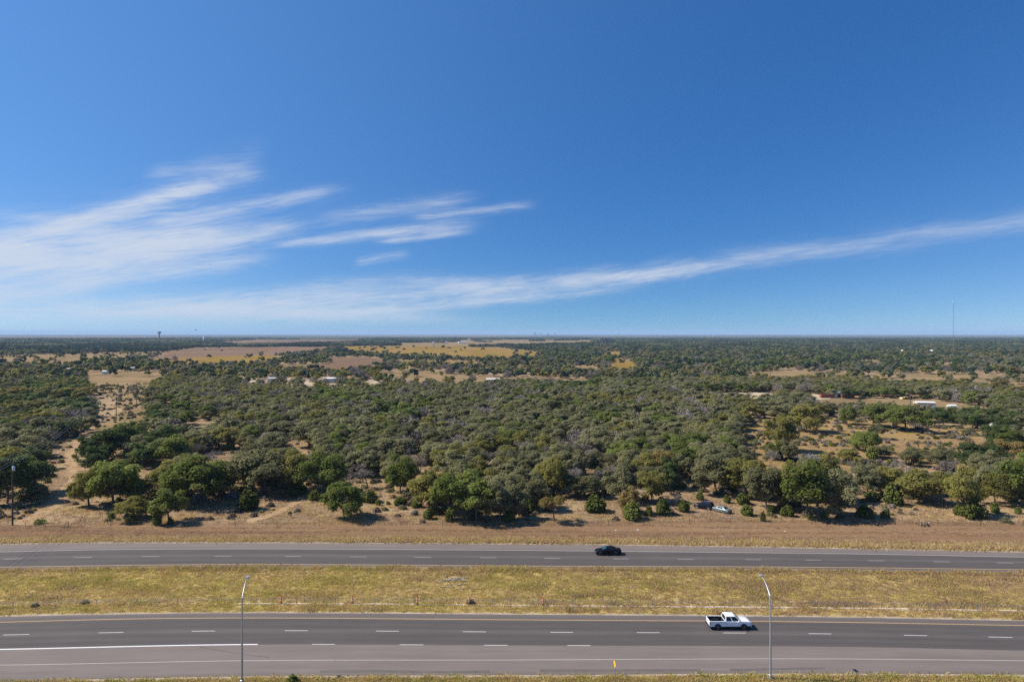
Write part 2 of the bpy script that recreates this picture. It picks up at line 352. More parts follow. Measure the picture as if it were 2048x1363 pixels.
FIELDS = [   # name, polygon (photo px on the ground), material
    ('pasture', [(-300, 716), (0, 712), (140, 708), (270, 705), (330, 704), (305, 715), (300, 720), (220, 727), (130, 733), (0, 736), (-300, 740)], M_TAN),
    ('ploughed_field', [(330, 704), (390, 696), (520, 693.5), (640, 693), (668, 698), (640, 706), (560, 711), (500, 712), (300, 719)], M_PINK),
    ('gold_field', [(290, 718), (430, 712.5), (540, 710), (575, 715), (560, 727), (520, 732), (400, 735), (330, 733), (290, 726)], M_GOLD),
    ('gold_field', [(672, 692), (800, 691), (900, 691), (1012, 696), (1040, 706), (1030, 722), (900, 718), (880, 714), (800, 714), (760, 712), (700, 706)], M_GOLD),
    ('gold_field', [(790, 722), (900, 722), (1010, 728), (1000, 736), (900, 734), (800, 730)], M_GOLD),
    ('ploughed_field', [(640, 716), (740, 714), (775, 720), (765, 736), (700, 746), (560, 746), (545, 738), (560, 730), (620, 730), (668, 726)], M_PINK),
    ('tan_field', [(905, 680), (1000, 678.5), (1235, 680), (1240, 687), (1120, 690), (1000, 693), (920, 692)], M_TAN),
    ('ploughed_field', [(500, 678), (640, 676), (725, 676), (728, 684), (640, 687), (560, 691), (500, 691)], M_PINK),
    ('ploughed_field', [(420, 684), (490, 680), (535, 681), (525, 691), (440, 692)], M_PINK),
    ('tan_field', [(770, 685), (840, 685), (925, 686), (925, 692), (790, 692)], M_TAN),
    ('tan_field', [(-200, 673.2), (150, 673), (290, 672.6), (420, 672.8), (300, 674.2), (0, 675)], M_TAN),
    ('tan_field', [(520, 671.6), (700, 671.4), (900, 671), (1100, 671.2), (1000, 672.3), (700, 672.6)], M_TAN),
    ('pasture', [(880, 750), (1000, 740), (900, 742), (770, 744), (750, 752), (770, 762), (860, 776), (960, 778), (1000, 772), (1050, 774), (1100, 776), (1200, 776), (1200, 762), (1080, 757), (1000, 754)], M_TAN),
    ('caliche_yard', [(490, 758), (600, 757), (700, 757), (760, 761), (840, 764), (850, 774), (790, 782), (700, 784), (560, 784), (470, 780)], M_CAL),
    ('pasture', [(1525, 742), (1600, 742), (1700, 744), (1690, 758), (1600, 766), (1520, 764), (1480, 758)], M_TAN),
    ('pasture', [(1690, 758), (1760, 747), (1900, 746), (2048, 752), (2250, 755), (2250, 800), (2048, 792), (1930, 780), (1830, 776), (1740, 773)], M_TAN),
    ('caliche_road', [(1370, 789), (1440, 785), (1545, 785), (1660, 790), (1660, 798), (1560, 803), (1530, 812), (1460, 808), (1370, 797)], M_CAL),
    ('yard', [(1600, 800), (1650, 797), (1720, 796), (1830, 796), (1900, 804), (1980, 816), (1980, 834), (1890, 836), (1800, 826), (1640, 822)], M_TAN),
    ('pasture', [(170, 746), (250, 744), (335, 744), (335, 770), (300, 782), (292, 838), (250, 852), (190, 868), (190, 852), (238, 832), (232, 800), (170, 780)], M_TAN),
    ('clearing', [(1500, 838), (1600, 832), (1700, 834), (1820, 846), (1950, 852), (2048, 862), (2250, 872), (2250, 945), (2048, 940), (1900, 934), (1790, 930), (1720, 938), (1650, 942), (1590, 936), (1520, 940), (1482, 922), (1470, 870)], M_CLR),
    ('dirt_track', [(20, 1048), (60, 1030), (95, 1005), (128, 972), (140, 940), (130, 912), (150, 880), (195, 866), (190, 880), (165, 900), (158, 925), (150, 955), (140, 985), (118, 1015), (80, 1040), (50, 1055)], M_DIRT),
    ('dirt_track', [(490, 1040), (540, 1026), (585, 1005), (610, 985), (618, 990), (600, 1006), (560, 1028), (500, 1048)], M_DIRT),
    ('clearing', [(380, 846), (440, 846), (436, 866), (388, 868)], M_CLR),
    ('clearing', [(556, 886), (582, 888), (614, 912), (600, 922), (572, 906)], M_DIRT),
    ('clearing', [(408, 918), (478, 912), (474, 972), (428, 960)], M_CLR),
    ('clearing', [(285, 935), (348, 934), (350, 964), (298, 966)], M_CLR),
    ('clearing', [(100, 900), (150, 882), (150, 925), (130, 960), (85, 960), (110, 930)], M_CLR),
    ('clearing', [(1195, 868), (1222, 868), (1220, 884), (1200, 884)], M_DIRT),
    ('gold_field', [(985, 700), (1040, 699), (1080, 705), (1072, 717), (1000, 720), (985, 716)], M_GOLD),
    ('gold_field', [(1205, 704), (1248, 704), (1240, 717), (1208, 716)], M_GOLD),
    ('gold_field', [(1228, 718), (1262, 722), (1280, 738), (1250, 746), (1222, 738)], M_GOLD),
    ('tan_field', [(1140, 733), (1240, 736), (1285, 742), (1240, 752), (1150, 746)], M_TAN),
    ('tan_field', [(1025, 733), (1070, 733), (1066, 744), (1028, 744)], M_TAN),
    ('caliche_road', [(1408, 756), (1425, 756), (1436, 766), (1424, 770), (1405, 760)], M_CAL),
    ('tan_field', [(1715, 722), (1760, 722), (1760, 734), (1715, 734)], M_TAN),
    ('tan_field', [(1860, 727), (1910, 727), (1910, 738), (1860, 738)], M_TAN),
    ('clearing', [(1370, 950), (1400, 955), (1395, 985), (1360, 990)], M_CLR),
]
for i, (nm, poly, mt) in enumerate(FIELDS):
    if nm == 'clearing' and len(poly) < 12: continue        # bare soil shows there: only the trees keep away
    sheet(nm, poly, mt, (0.014+0.0015*i if max(p[1] for p in poly) > 830 else 0.03+0.008*i)+(0.9 if max(p[1] for p in poly) < 676 else 0.0))

# value noise in numpy for patchy planting
_tab = np.random.default_rng(3).random((64, 64))
def vnoise(x, y):
    xi, yi = np.floor(x).astype(int), np.floor(y).astype(int); fx, fy = x-xi, y-yi; fx = fx*fx*(3-2*fx); fy = fy*fy*(3-2*fy)
    g = lambda i, j: _tab[(xi+i) % 64, (yi+j) % 64]
    return (g(0, 0)*(1-fx)+g(1, 0)*fx)*(1-fy)+(g(0, 1)*(1-fx)+g(1, 1)*fx)*fy

# ------------------------------------------------------------------ roads: world polylines Y(X) traced along the ground
def line(pts, sm=9):
    W = np.array([P(*p)[:2] for p in pts]); W = W[np.argsort(W[:, 0])]
    xs = np.arange(-320, 321, 2.0)
    ys = np.interp(xs, W[:, 0], W[:, 1])
    sl0 = 0.6*(W[1, 1]-W[0, 1])/(W[1, 0]-W[0, 0]); sl1 = 0.6*(W[-1, 1]-W[-2, 1])/(W[-1, 0]-W[-2, 0])
    ys = np.where(xs < W[0, 0], W[0, 1]+sl0*(xs-W[0, 0])*0.6, ys); ys = np.where(xs > W[-1, 0], W[-1, 1]+sl1*(xs-W[-1, 0])*0.6, ys)
    k = np.hanning(2*sm+3); k /= k.sum(); yp = np.pad(ys, sm+1, mode='edge'); ys = np.convolve(yp, k, 'valid')
    return lambda x: np.interp(x, xs, ys)
RX = np.arange(-300, 301, 3.0)
def strip(name, top, bot, mat, z, parent=None, x0=None, x1=None, kind=None, step=3.0, thick=0.0):
    X = RX if x0 is None else np.linspace(x0, x1, max(2, int(abs(x1-x0)/step)+1))
    n = len(X); yb, yt = bot(X), top(X)
    V = np.concatenate([np.stack([X, yb, np.full(n, z)], 1), np.stack([X, yt, np.full(n, z)], 1)])
    f = [(i, i+1, n+i+1, n+i) for i in range(n-1)]
    me = fast_mesh(name, V, f, 4)
    uv = me.uv_layers.new(name='UVMap')
    W = float(np.mean(yt-yb)); li = np.empty(len(me.loops), np.int32); me.loops.foreach_get('vertex_index', li)
    u = np.concatenate([X, X])[li]; vv = np.concatenate([np.zeros(n), np.full(n, W)])[li]
    uv.data.foreach_set('uv', np.stack([u, vv], 1).astype(np.float32).ravel())
    o = link(name, me, parent, mat)
    return tag(o, kind=kind) if kind else o
def off(fn, d): return lambda x: fn(x)+d
def rag(fn, d, amp=0.3):
    def f(x):
        x = np.asarray(x, float); return fn(x)+d+amp*(vnoise(x/2.1+d*7, x*0+d*3)+0.6*vnoise(x/0.7+d*5, x*0+2)-0.8)
    return f
# far carriageway
f_top = line([(0, 1089), (130, 1085.5), (520, 1085.3), (760, 1086), (1024, 1087.8), (1270, 1090), (1500, 1094), (1774, 1098.7), (2048, 1104.6)])
f_wht = line([(0, 1104), (130, 1099.5), (300, 1097.6), (520, 1096.8), (760, 1098.2), (1020, 1099.8), (1270, 1102.2), (1520, 1104.9), (1774, 1107.9), (2048, 1114)])
f_dsh = line([(24, 1117.8), (167, 1113.6), (302, 1112), (447, 1111.5), (585, 1112), (717, 1113), (845, 1113.8), (976, 1114.8), (1105, 1116), (1241, 1117.2), (1371, 1118), (1505, 1118.7), (1626, 1119.3), (1752, 1120.4), (1882, 1122.8), (2011, 1125.8)])
f_yel = line([(0, 1133.8), (250, 1129.5), (520, 1127.6), (760, 1129), (1020, 1131.2), (1270, 1132), (1520, 1132.8), (1774, 1135), (2048, 1138.9)])
f_bot = line([(0, 1138), (250, 1133.5), (520, 1131.5), (760, 1132.8), (1020, 1134.6), (1270, 1135.6), (1520, 1136.8), (1774, 1140), (2048, 1145)])
# near carriageway
n_top = line([(0, 1233.6), (250, 1226.8), (520, 1225), (760, 1226.3), (1020, 1228.2), (1270, 1230.3), (1520, 1232), (1774, 1235), (2048, 1242)])
n_yel = line([(0, 1245), (130, 1239.4), (300, 1236.2), (520, 1234.8), (760, 1236.6), (1020, 1239), (1270, 1240.6), (1520, 1241.8), (1774, 1245), (2048, 1251)])
n_ds1 = line([(31, 1269.6), (223, 1263.9), (408, 1260.9), (593, 1260.2), (775, 1261.4), (949, 1262.9), (1124, 1264), (1297, 1264.5), (1469, 1265), (1639, 1266.2), (1831, 1269.7), (2002, 1274.5)])
n_ds2 = line([(0, 1298.8), (250, 1292.2), (400, 1288.8), (516, 1287.4), (646, 1287.4), (822, 1288.8), (991, 1290), (1158, 1290.2), (1500, 1291), (1774, 1293.4), (2048, 1301)])
n_wht = line([(0, 1330), (130, 1328), (300, 1323.4), (520, 1319.4), (760, 1319.4), (1020, 1319.4), (1270, 1318), (1520, 1316.4), (1774, 1317.3), (2048, 1321)])
n_bot = line([(0, 1360), (300, 1354.6), (520, 1349.7), (760, 1349.4), (1020, 1348.8), (1270, 1347.2), (1520, 1345), (1774, 1346), (2048, 1347.6)])

def asphalt(name, c, tracks=()):
    m, t, out = mat_new(name)
    uv = t.new('ShaderNodeUVMap'); sp = t.new('ShaderNodeSeparateXYZ'); t.l.new(uv.outputs[0], sp.inputs[0]); u, v = sp.outputs[0], sp.outputs[1]
    n1 = t.noise(t.comb(t.m('MULTIPLY', u, 0.04), t.m('MULTIPLY', v, 0.9), 0), 1.0, 5, 0.65)
    n2 = t.noise(uv.outputs[0], 5.0, 6, 0.8)
    n3 = t.noise(t.comb(t.m('MULTIPLY', u, 0.12), t.m('MULTIPLY', v, 0.25), 5), 1.0, 4, 0.6)
    sp_ = t.noise(t.comb(t.m('MULTIPLY', u, 1.6), t.m('MULTIPLY', v, 2.2), 9), 1.0, 3, 0.7)
    val = t.m('ADD', t.m('MULTIPLY_ADD', n1, 0.55, 0.42), t.m('ADD', t.m('MULTIPLY', n2, 0.42), t.m('ADD', t.m('MULTIPLY', t.m('SUBTRACT', n3, 0.4), 0.30), t.m('MULTIPLY', t.step(sp_, 0.66, 0.78), -0.14))))
    for ctr, wd, amt in tracks:
        d = t.m('DIVIDE', t.m('SUBTRACT', v, ctr), wd); g = t.m('EXPONENT', t.m('MULTIPLY', t.m('MULTIPLY', d, d), -1.0))
        val = t.m('MULTIPLY', val, t.m('MULTIPLY_ADD', g, amt, 1.0))
    hs = t.new('ShaderNodeHueSaturation'); hs.inputs['Color'].default_value = c4(c); t.l.new(val, hs.inputs['Value'])
    b = t.new('ShaderNodeBsdfPrincipled'); t.l.new(hs.outputs[0], b.inputs['Base Color']); b.inputs['Roughness'].default_value = 0.85
    b.inputs['Specular IOR Level'].default_value = 0.25
    bp = t.new('ShaderNodeBump'); bp.inputs['Strength'].default_value = 0.25; bp.inputs['Distance'].default_value = 0.02; t.l.new(n2, bp.inputs['Height']); t.l.new(bp.outputs[0], b.inputs['Normal'])
    t.l.new(b.outputs[0], out.inputs[0]); return m
M_LANE = asphalt('asphalt_lanes', (0.083, 0.072, 0.066), [(3.75, 0.5, 0.22), (1.0, 0.45, -0.08), (2.6, 0.45, -0.08), (5.0, 0.45, -0.08), (6.6, 0.45, -0.08)])
M_SHOULD = asphalt('chip_seal', (0.165, 0.136, 0.120), [(0.3, 0.25, -0.15)])
M_SHOULD2 = asphalt('chip_seal_dark', (0.123, 0.103, 0.092))
M_WHITE = plain('white_road_paint', (0.62, 0.60, 0.58), 0.7, var=0.3, scale=3)
M_FADED = plain('worn_road_paint', (0.40, 0.37, 0.35), 0.8, var=0.35, scale=3)
M_YEL = plain('yellow_road_paint', (0.46, 0.29, 0.12), 0.8, var=0.35, scale=2)
M_GRAVEL = ground_mat('roadside_gravel', [(0.324, 0.261, 0.194), (0.378, 0.315, 0.243), (0.270, 0.211, 0.149), (0.360, 0.297, 0.225)], (0.15, 0.6, 3.0), 0.4)
M_RUMBLE = plain('rumble_grooves', (0.075, 0.068, 0.066), 0.9)
M_CRACK = plain('pavement_crack', (0.045, 0.040, 0.038), 0.95)

def carriageway(lanes_top, lanes_bot, z):
    return strip('road', lanes_top, lanes_bot, M_LANE, z, None, kind='structure')
# far carriageway
rd_f = carriageway(f_wht, f_yel, 0.034)
strip('shoulder', f_top, f_wht, M_SHOULD, 0.030, rd_f); strip('shoulder', f_yel, f_bot, M_SHOULD2, 0.030, rd_f)
strip('gravel_edge', rag(f_top, 0.7, 0.7), off(f_top, -0.3), M_GRAVEL, 0.024, rd_f, -300, 300, step=0.5); strip('gravel_edge', off(f_bot, 0.3), rag(f_bot, -0.4, 0.5), M_GRAVEL, 0.024, rd_f, -300, 300, step=0.5)
strip('edge_line', off(f_wht, 0.085), off(f_wht, -0.085), M_FADED, 0.040, rd_f); strip('edge_line', off(f_yel, 0.09), off(f_yel, -0.09), M_YEL, 0.040, rd_f)
# near carriageway
rd_n = carriageway(n_yel, n_ds2, 0.034)
strip('shoulder', n_top, n_yel, M_SHOULD2, 0.030, rd_n); strip('auxiliary_lane', n_ds2, n_bot, M_SHOULD, 0.030, rd_n)
strip('gravel_edge', rag(n_top, 0.5, 0.6), off(n_top, -0.3), M_GRAVEL, 0.024, rd_n, -300, 300, step=0.5); strip('gravel_edge', off(n_bot, 0.2), rag(n_bot, -0.7, 0.6), M_GRAVEL, 0.024, rd_n, -300, 300, step=0.5)
strip('edge_line', off(n_yel, 0.08), off(n_yel, -0.08), M_YEL, 0.040, rd_n); strip('edge_line', off(n_wht, 0.055), off(n_wht, -0.055), M_FADED, 0.036, rd_n)
strip('edge_line', off(n_ds2, 0.14), off(n_ds2, -0.14), M_WHITE, 0.0405, rd_n, -300, P(516, 1287.4)[0])
strip('pavement_crack', off(n_bot, 0.03), off(n_bot, -0.05), M_CRACK, 0.034, rd_n)
M_TAR = plain('tar_stain', (0.100, 0.084, 0.074), 0.9, var=0.4, scale=0.6)
def crack(pts, road, wd=0.05, mat=None):
    W = [P(*p)[:2] for p in pts]; V = []; f = []
    for i, (x, y) in enumerate(W):
        V += [(x, y-wd/2*random.uniform(.5, 1.4), 0.0372), (x, y+wd/2*random.uniform(.5, 1.4), 0.0372)]
        if i: f.append((2*i-2, 2*i, 2*i+1, 2*i-1))
    me = bpy.data.meshes.new('pavement_crack'); me.from_pydata(V, [], f); link('pavement_crack', me, road, mat or M_CRACK)
crack([(400, 1294), (420, 1297), (445, 1301), (470, 1306), (500, 1310), (540, 1314)], rd_n, 0.07)
crack([(0, 1361.5), (60, 1361), (130, 1360)], rd_n, 0.3)
crack([(640, 1342), (690, 1341.6), (760, 1341.8), (820, 1342.5), (900, 1343.2), (980, 1342.6)], rd_n, 0.55, M_TAR)
crack([(1080, 1340.5), (1160, 1340), (1240, 1340.2), (1330, 1339.5), (1400, 1339)], rd_n, 0.5, M_TAR)
crack([(1460, 1338.5), (1540, 1337), (1600, 1336.5), (1650, 1336)], rd_n, 0.6, M_TAR)
crack([(1680, 1094.5), (1720, 1095.5), (1760, 1097)], rd_f, 0.3, M_TAR)
def dashes(fn, road, starts, wid, mat, z, Lmin=3.05, extend=True):
    """starts: list of (x0px, x1px, ypx)"""
    xs = []
    for a, b, y in starts: xs.append((P(a, y)[0], P(b, y)[0]))
    if extend:
        x = xs[-1][0]
        while x < 180: x += 12.19; xs.append((x, x+Lmin))
        x = xs[0][0]
        while x > -190: x -= 12.19; xs.append((x, x+Lmin))
    for a, b in xs: strip('lane_dash', off(fn, wid/2), off(fn, -wid/2), mat, z, road, a, b, step=1.0)
dashes(f_dsh, rd_f, [(6, 41, 1118), (150, 185, 1113.6), (285, 319, 1112), (429, 463, 1111.5), (569, 602, 1112), (701, 733, 1113), (829, 862, 1113.8), (960, 993, 1114.8), (1089, 1121, 1116), (1226, 1257, 1117.2), (1356, 1388, 1118), (1491, 1522, 1118.7), (1610, 1642, 1119.3), (1736, 1768, 1120.4), (1867, 1899, 1122.8), (1995, 2027, 1125.8)], 0.12, M_FADED, 0.040)
dashes(n_ds1, rd_n, [(6, 56, 1269.6), (199, 247, 1263.9), (384, 431, 1260.9), (570, 616, 1260.2), (752, 798, 1261.4), (925, 972, 1262.9), (1101, 1146, 1264), (1274, 1319, 1264.5), (1446, 1491, 1265), (1617, 1662, 1266.2), (1808, 1853, 1269.7), (1979, 2025, 1274.5)], 0.11, M_WHITE, 0.040)
dashes(n_ds2, rd_n, [(624, 670, 1287.4), (799, 847, 1288.8), (968, 1015, 1290), (1135, 1181, 1290.2)], 0.11, M_WHITE, 0.0405, extend=False)
def rumble(fn, road, d, wid, z):
    X = np.arange(-150, 150, 0.42); V = []; f = []
    y = fn(X)+d
    for i, x in enumerate(X):
        b = 4*i; V += [(x, y[i]-wid/2, z), (x+0.17, y[i]-wid/2, z), (x+0.17, y[i]+wid/2, z), (x, y[i]+wid/2, z)]; f.append((b, b+1, b+2, b+3))
    o = link('rumble_strip', fast_mesh('rumble_strip', V, f, 4), road, M_RUMBLE); tag(o, kind='stuff')
rumble(n_yel, rd_n, 0.85, 0.4, 0.0345); rumble(f_yel, rd_f, -0.45, 0.35, 0.0345); rumble(f_wht, rd_f, 0.8, 0.35, 0.0345)
mow = line([(-100, 1219), (0, 1216), (250, 1208.5), (480, 1206.3), (700, 1206.8), (900, 1208.6), (1100, 1211), (1400, 1213.2), (1700, 1215.3), (1900, 1218.5), (2048, 1222)])
# concrete mow strip
M_CONC = plain('pale_concrete', (0.60, 0.52, 0.44), 0.85, var=0.25, scale=0.8)
strip('mow_strip', off(mow, 0.22), off(mow, -0.22), M_CONC, 0.06, None, P(478, 1206)[0], 130, kind='structure')

# ground colour of the median and the verges (each its own soil and thatch)
M_MED = ground_mat('median_thatch', [(0.42, 0.310, 0.105), (0.37, 0.310, 0.080), (0.45, 0.330, 0.15), (0.33, 0.235, 0.110)], (0.10, 0.38, 2.6), 0.4, (0.6, 1, 1), fine=0.6)
M_VERGE = ground_mat('verge_thatch', [(0.220, 0.135, 0.077), (0.200, 0.118, 0.067), (0.240, 0.154, 0.085), (0.172, 0.105, 0.059)], (0.10, 0.30, 4.0), 0.15, (0.10, 1.3, 1), fine=0.5)
M_NEARV = ground_mat('near_verge_thatch', [(0.24, 0.215, 0.07), (0.32, 0.25, 0.11), (0.18, 0.17, 0.05), (0.34, 0.26, 0.12)], (0.1, 0.4, 2.0), 0.6)
strip('median', off(f_bot, -0.4), off(n_top, 0.5), M_MED, 0.012, kind='structure')
wood_front = line([(-200, 1052), (0, 1056), (200, 1052), (420, 1054), (640, 1050), (830, 1054), (1100, 1052), (1500, 1046), (1760, 1048), (2048, 1052), (2250, 1054)])
strip('verge', off(wood_front, 3), off(f_top, 0.6), M_VERGE, 0.008, kind='structure')
strip('near_verge', off(n_bot, -0.6), lambda x: np.full_like(np.asarray(x, float), 40.0), M_NEARV, 0.008, kind='structure')

# ------------------------------------------------------------------ plant shapes
def unit(v): return v/np.maximum(np.linalg.norm(v, axis=1, keepdims=True), 1e-9)
def cards(C, Nrm, w_, h_, r):
    """quads centred at C facing Nrm, half sizes w_, h_ (arrays)"""
    up = r.normal(size=C.shape); a = unit(np.cross(Nrm, up)); b = np.cross(Nrm, a)
    a = a*w_[:, None]; b = b*h_[:, None]
    V = np.stack([C-a-b, C+a-b, C+a+b, C-a+b], 1).reshape(-1, 3); return V
def quad_mesh(name, V): return fast_mesh(name, V, np.arange(len(V)), 4)
def oak_crown(seed, n_cl=26, per=90, leaf=0.22, W=4.3, hb=1.7, ht=7.8, flat=1.0):
    r = np.random.default_rng(seed); Vs = []; centers = []
    ry = (ht-hb)/2; cz = hb+ry*0.95
    lob = r.uniform(0, 6.28, 3)
    for i in range(n_cl):
        th = r.uniform(0, 2*math.pi); s = r.uniform(-0.72, 1.0)
        rad = math.sqrt(max(0, 1-s*s))
        k = r.uniform(0.5, 0.86)*(1+0.16*math.sin(2*th+lob[0])+0.10*math.sin(3*th+lob[1]))
        c = np.array([math.cos(th)*rad*W*k, math.sin(th)*rad*W*k, cz+s*ry*k*flat]); cr = r.uniform(0.85, 1.55)*W/4.3
        centers.append(c)
        n = int(per*cr*cr/1.3)
        d = unit(r.normal(size=(n, 3))); d[:, 2] = np.abs(d[:, 2])*np.where(r.random(n) < 0.78, 1, -1); rr = cr*r.random(n)**0.35
        Cc = c+d*rr[:, None]*np.array([1.1, 1.1, 0.72])
        nr = unit(d+0.45*r.normal(size=(n, 3))+np.array([0, 0, 0.85]))
        sz = leaf*r.uniform(0.6, 1.35, n)
        Vs.append(cards(Cc, nr, sz, sz*0.7, r))
    return np.concatenate(Vs), centers
def oak_trunk(seed, centers, hb=1.7, rad=0.2, lean=0.3):
    r = random.Random(seed); mb = MB()
    top = Vector((r.uniform(-lean, lean), r.uniform(-lean, lean), hb+0.3)); mid = top*0.5+Vector((r.uniform(-.1, .1), r.uniform(-.1, .1), 0))
    mb.tube((0, 0, -0.15), mid, rad*1.25, rad, 7); mb.tube(mid, top, rad, rad*0.85, 7)
    cs = sorted(centers, key=lambda c: c[2])[::2][:11]
    for c in cs:
        e = Vector(c); m1 = top.lerp(e, 0.5)+Vector((r.uniform(-.3, .3), r.uniform(-.3, .3), r.uniform(0.0, 0.5)))
        mb.tube(top, m1, rad*0.55, rad*0.35, 5); mb.tube(m1, e, rad*0.35, rad*0.12, 5)
    return mb.mesh('trunk')
def juniper_crown(seed, n=1100, W=2.3, ht=4.2, leaf=0.17):
    r = np.random.default_rng(seed); Vs = []; nb = 9
    for i in range(nb):
        th = 6.283*i/nb*1.0+r.uniform(-.5, .5); k = r.uniform(0.15, 0.62) if i else 0.0
        hh = ht*(1.0-0.55*k)*r.uniform(.72, 1.0); wr = W*r.uniform(.42, .60); c = np.array([math.cos(th)*W*k, math.sin(th)*W*k, hh*0.46])
        m = int(n/nb*1.5); d = unit(r.normal(size=(m, 3))); rr = r.random(m)**0.3
        C = c+d*rr[:, None]*np.array([wr, wr, hh*0.54]); C = C[C[:, 2] > 0.05]; d = d[:len(C)]
        d = unit(C-c*np.array([1, 1, 0.7])); sz = leaf*r.uniform(0.6, 1.35, len(C))
        Vs.append(cards(C, unit(d+0.5*r.normal(size=d.shape)+np.array([0, 0, 0.3])), sz*0.7, sz*1.1, r))
    return np.concatenate(Vs)
def bare_tree(seed, ht=7.0, twigs=1500, spread=1.0):
    r = random.Random(seed); mb = MB(); tips = []
    def br(p, d, L, rad, lv):
        e = p+d*L; mb.tube(p, e, rad, rad*0.62, 4 if lv > 1 else 6, caps=False)
        if lv >= 5: tips.append((e, d)); return
        for _ in range(3 if lv < 2 else 2 + (r.random() < 0.45)):
            nd = (d+Vector((r.gauss(0, .55)*spread, r.gauss(0, .55)*spread, r.gauss(0.12, .35)))).normalized()
            br(e, nd, L*r.uniform(.62, .85), rad*0.62, lv+1)
    br(Vector((0, 0, -0.1)), Vector((r.uniform(-.15, .15), r.uniform(-.15, .15), 1)).normalized(), ht*0.24, 0.17, 0)
    g = np.random.default_rng(seed); k = g.integers(0, len(tips), twigs)
    base = np.array([tips[i][0] for i in k]); dr = unit(np.array([tips[i][1] for i in k])+0.9*g.normal(size=(twigs, 3)))
    L = g.uniform(0.25, 0.75, twigs)*ht/7; a = unit(np.cross(dr, g.normal(size=(twigs, 3))))*(0.022*ht/7)
    b = base+dr*L[:, None]; V = np.stack([base-a, base+a, b+a*0.5, b-a*0.5], 1).reshape(-1, 3)
    return mb.mesh('trunk'), quad_mesh('twigs', V)
def tuft(seed, n=14, ht=0.5, spread=0.22, wd=0.03, lean=0.45):
    r = np.random.default_rng(seed); V = []; f = []
    for i in range(n):
        b = np.array([r.normal()*spread, r.normal()*spread, -0.02]); h_ = ht*r.uniform(.55, 1.15); th = r.uniform(0, 6.28)
        tip = b+np.array([math.cos(th)*h_*lean*r.random(), math.sin(th)*h_*lean*r.random(), h_]); ph = r.uniform(0, 6.28)
        a = np.array([math.cos(ph), math.sin(ph), 0])*wd*r.uniform(.7, 1.5); k = len(V)
        V += [b-a, b+a, tip]; f.append((k, k+1, k+2))
    return fast_mesh('tuft', V, f, 3)
def brush_shape(seed, W=0.9, ht=0.9, n=260):
    r = np.random.default_rng(seed); d = unit(r.normal(size=(n, 3))); d[:, 2] = np.abs(d[:, 2])
    C = d*(r.random(n)**0.45)[:, None]*np.array([W, W, ht]); return cards(C, unit(d+0.8*r.normal(size=(n, 3))), 0.10*r.uniform(.5, 1.4, n), 0.16*r.uniform(.5, 1.4, n), r)

# ------------------------------------------------------------------ scatter (geometry nodes) for what nobody could count
def source_coll(name, items):
    """items: (mesh, material); returns a collection that is not part of the scene"""
    c = bpy.data.collections.new(name)
    for i, (me, mt) in enumerate(items):
        o = bpy.data.objects.new(f'{name}_{i:03d}', me); c.objects.link(o)
        if mt is not None:
            if len(me.materials) == 0: me.materials.append(mt)
            o.material_slots[0].link = 'OBJECT'; o.material_slots[0].material = mt
    return c
def scatter(name, pts, rotz, scl, idx, coll, sclz=None, tilt=None):
    me = bpy.data.meshes.new(name); n = len(pts)
    me.vertices.add(n); me.vertices.foreach_set('co', np.asarray(pts, np.float32).ravel())
    rot = np.zeros((n, 3), np.float32); rot[:, 2] = rotz
    s3 = np.repeat(np.asarray(scl, np.float32)[:, None], 3, 1)
    if sclz is not None: s3[:, 2] = sclz
    a = me.attributes.new('rot', 'FLOAT_VECTOR', 'POINT'); a.data.foreach_set('vector', rot.ravel())
    a = me.attributes.new('scl', 'FLOAT_VECTOR', 'POINT'); a.data.foreach_set('vector', s3.ravel())
    a = me.attributes.new('idx', 'INT', 'POINT'); a.data.foreach_set('value', np.asarray(idx, np.int32))
    me.update()
    o = link(name, me); tag(o, kind='stuff')
    g = bpy.data.node_groups.new(name+'_nodes', 'GeometryNodeTree')
    g.interface.new_socket('Geometry', in_out='INPUT', socket_type='NodeSocketGeometry'); g.interface.new_socket('Geometry', in_out='OUTPUT', socket_type='NodeSocketGeometry')
    gi, go = g.nodes.new('NodeGroupInput'), g.nodes.new('NodeGroupOutput')
    ci = g.nodes.new('GeometryNodeCollectionInfo'); ci.inputs['Collection'].default_value = coll; ci.inputs['Separate Children'].default_value = True; ci.inputs['Reset Children'].default_value = True
    ip = g.nodes.new('GeometryNodeInstanceOnPoints'); ip.inputs['Pick Instance'].default_value = True
    def attr(nm, typ):
        q = g.nodes.new('GeometryNodeInputNamedAttribute'); q.data_type = typ; q.inputs['Name'].default_value = nm; return q.outputs['Attribute']
    er = g.nodes.new('FunctionNodeEulerToRotation'); g.links.new(attr('rot', 'FLOAT_VECTOR'), er.inputs[0])
    g.links.new(gi.outputs[0], ip.inputs['Points']); g.links.new(ci.outputs[0], ip.inputs['Instance']); g.links.new(attr('idx', 'INT'), ip.inputs['Instance Index'])
    g.links.new(er.outputs[0], ip.inputs['Rotation']); g.links.new(attr('scl', 'FLOAT_VECTOR'), ip.inputs['Scale']); g.links.new(ip.outputs[0], go.inputs[0])
    md = o.modifiers.new('scatter', 'NODES'); md.node_group = g
    return o

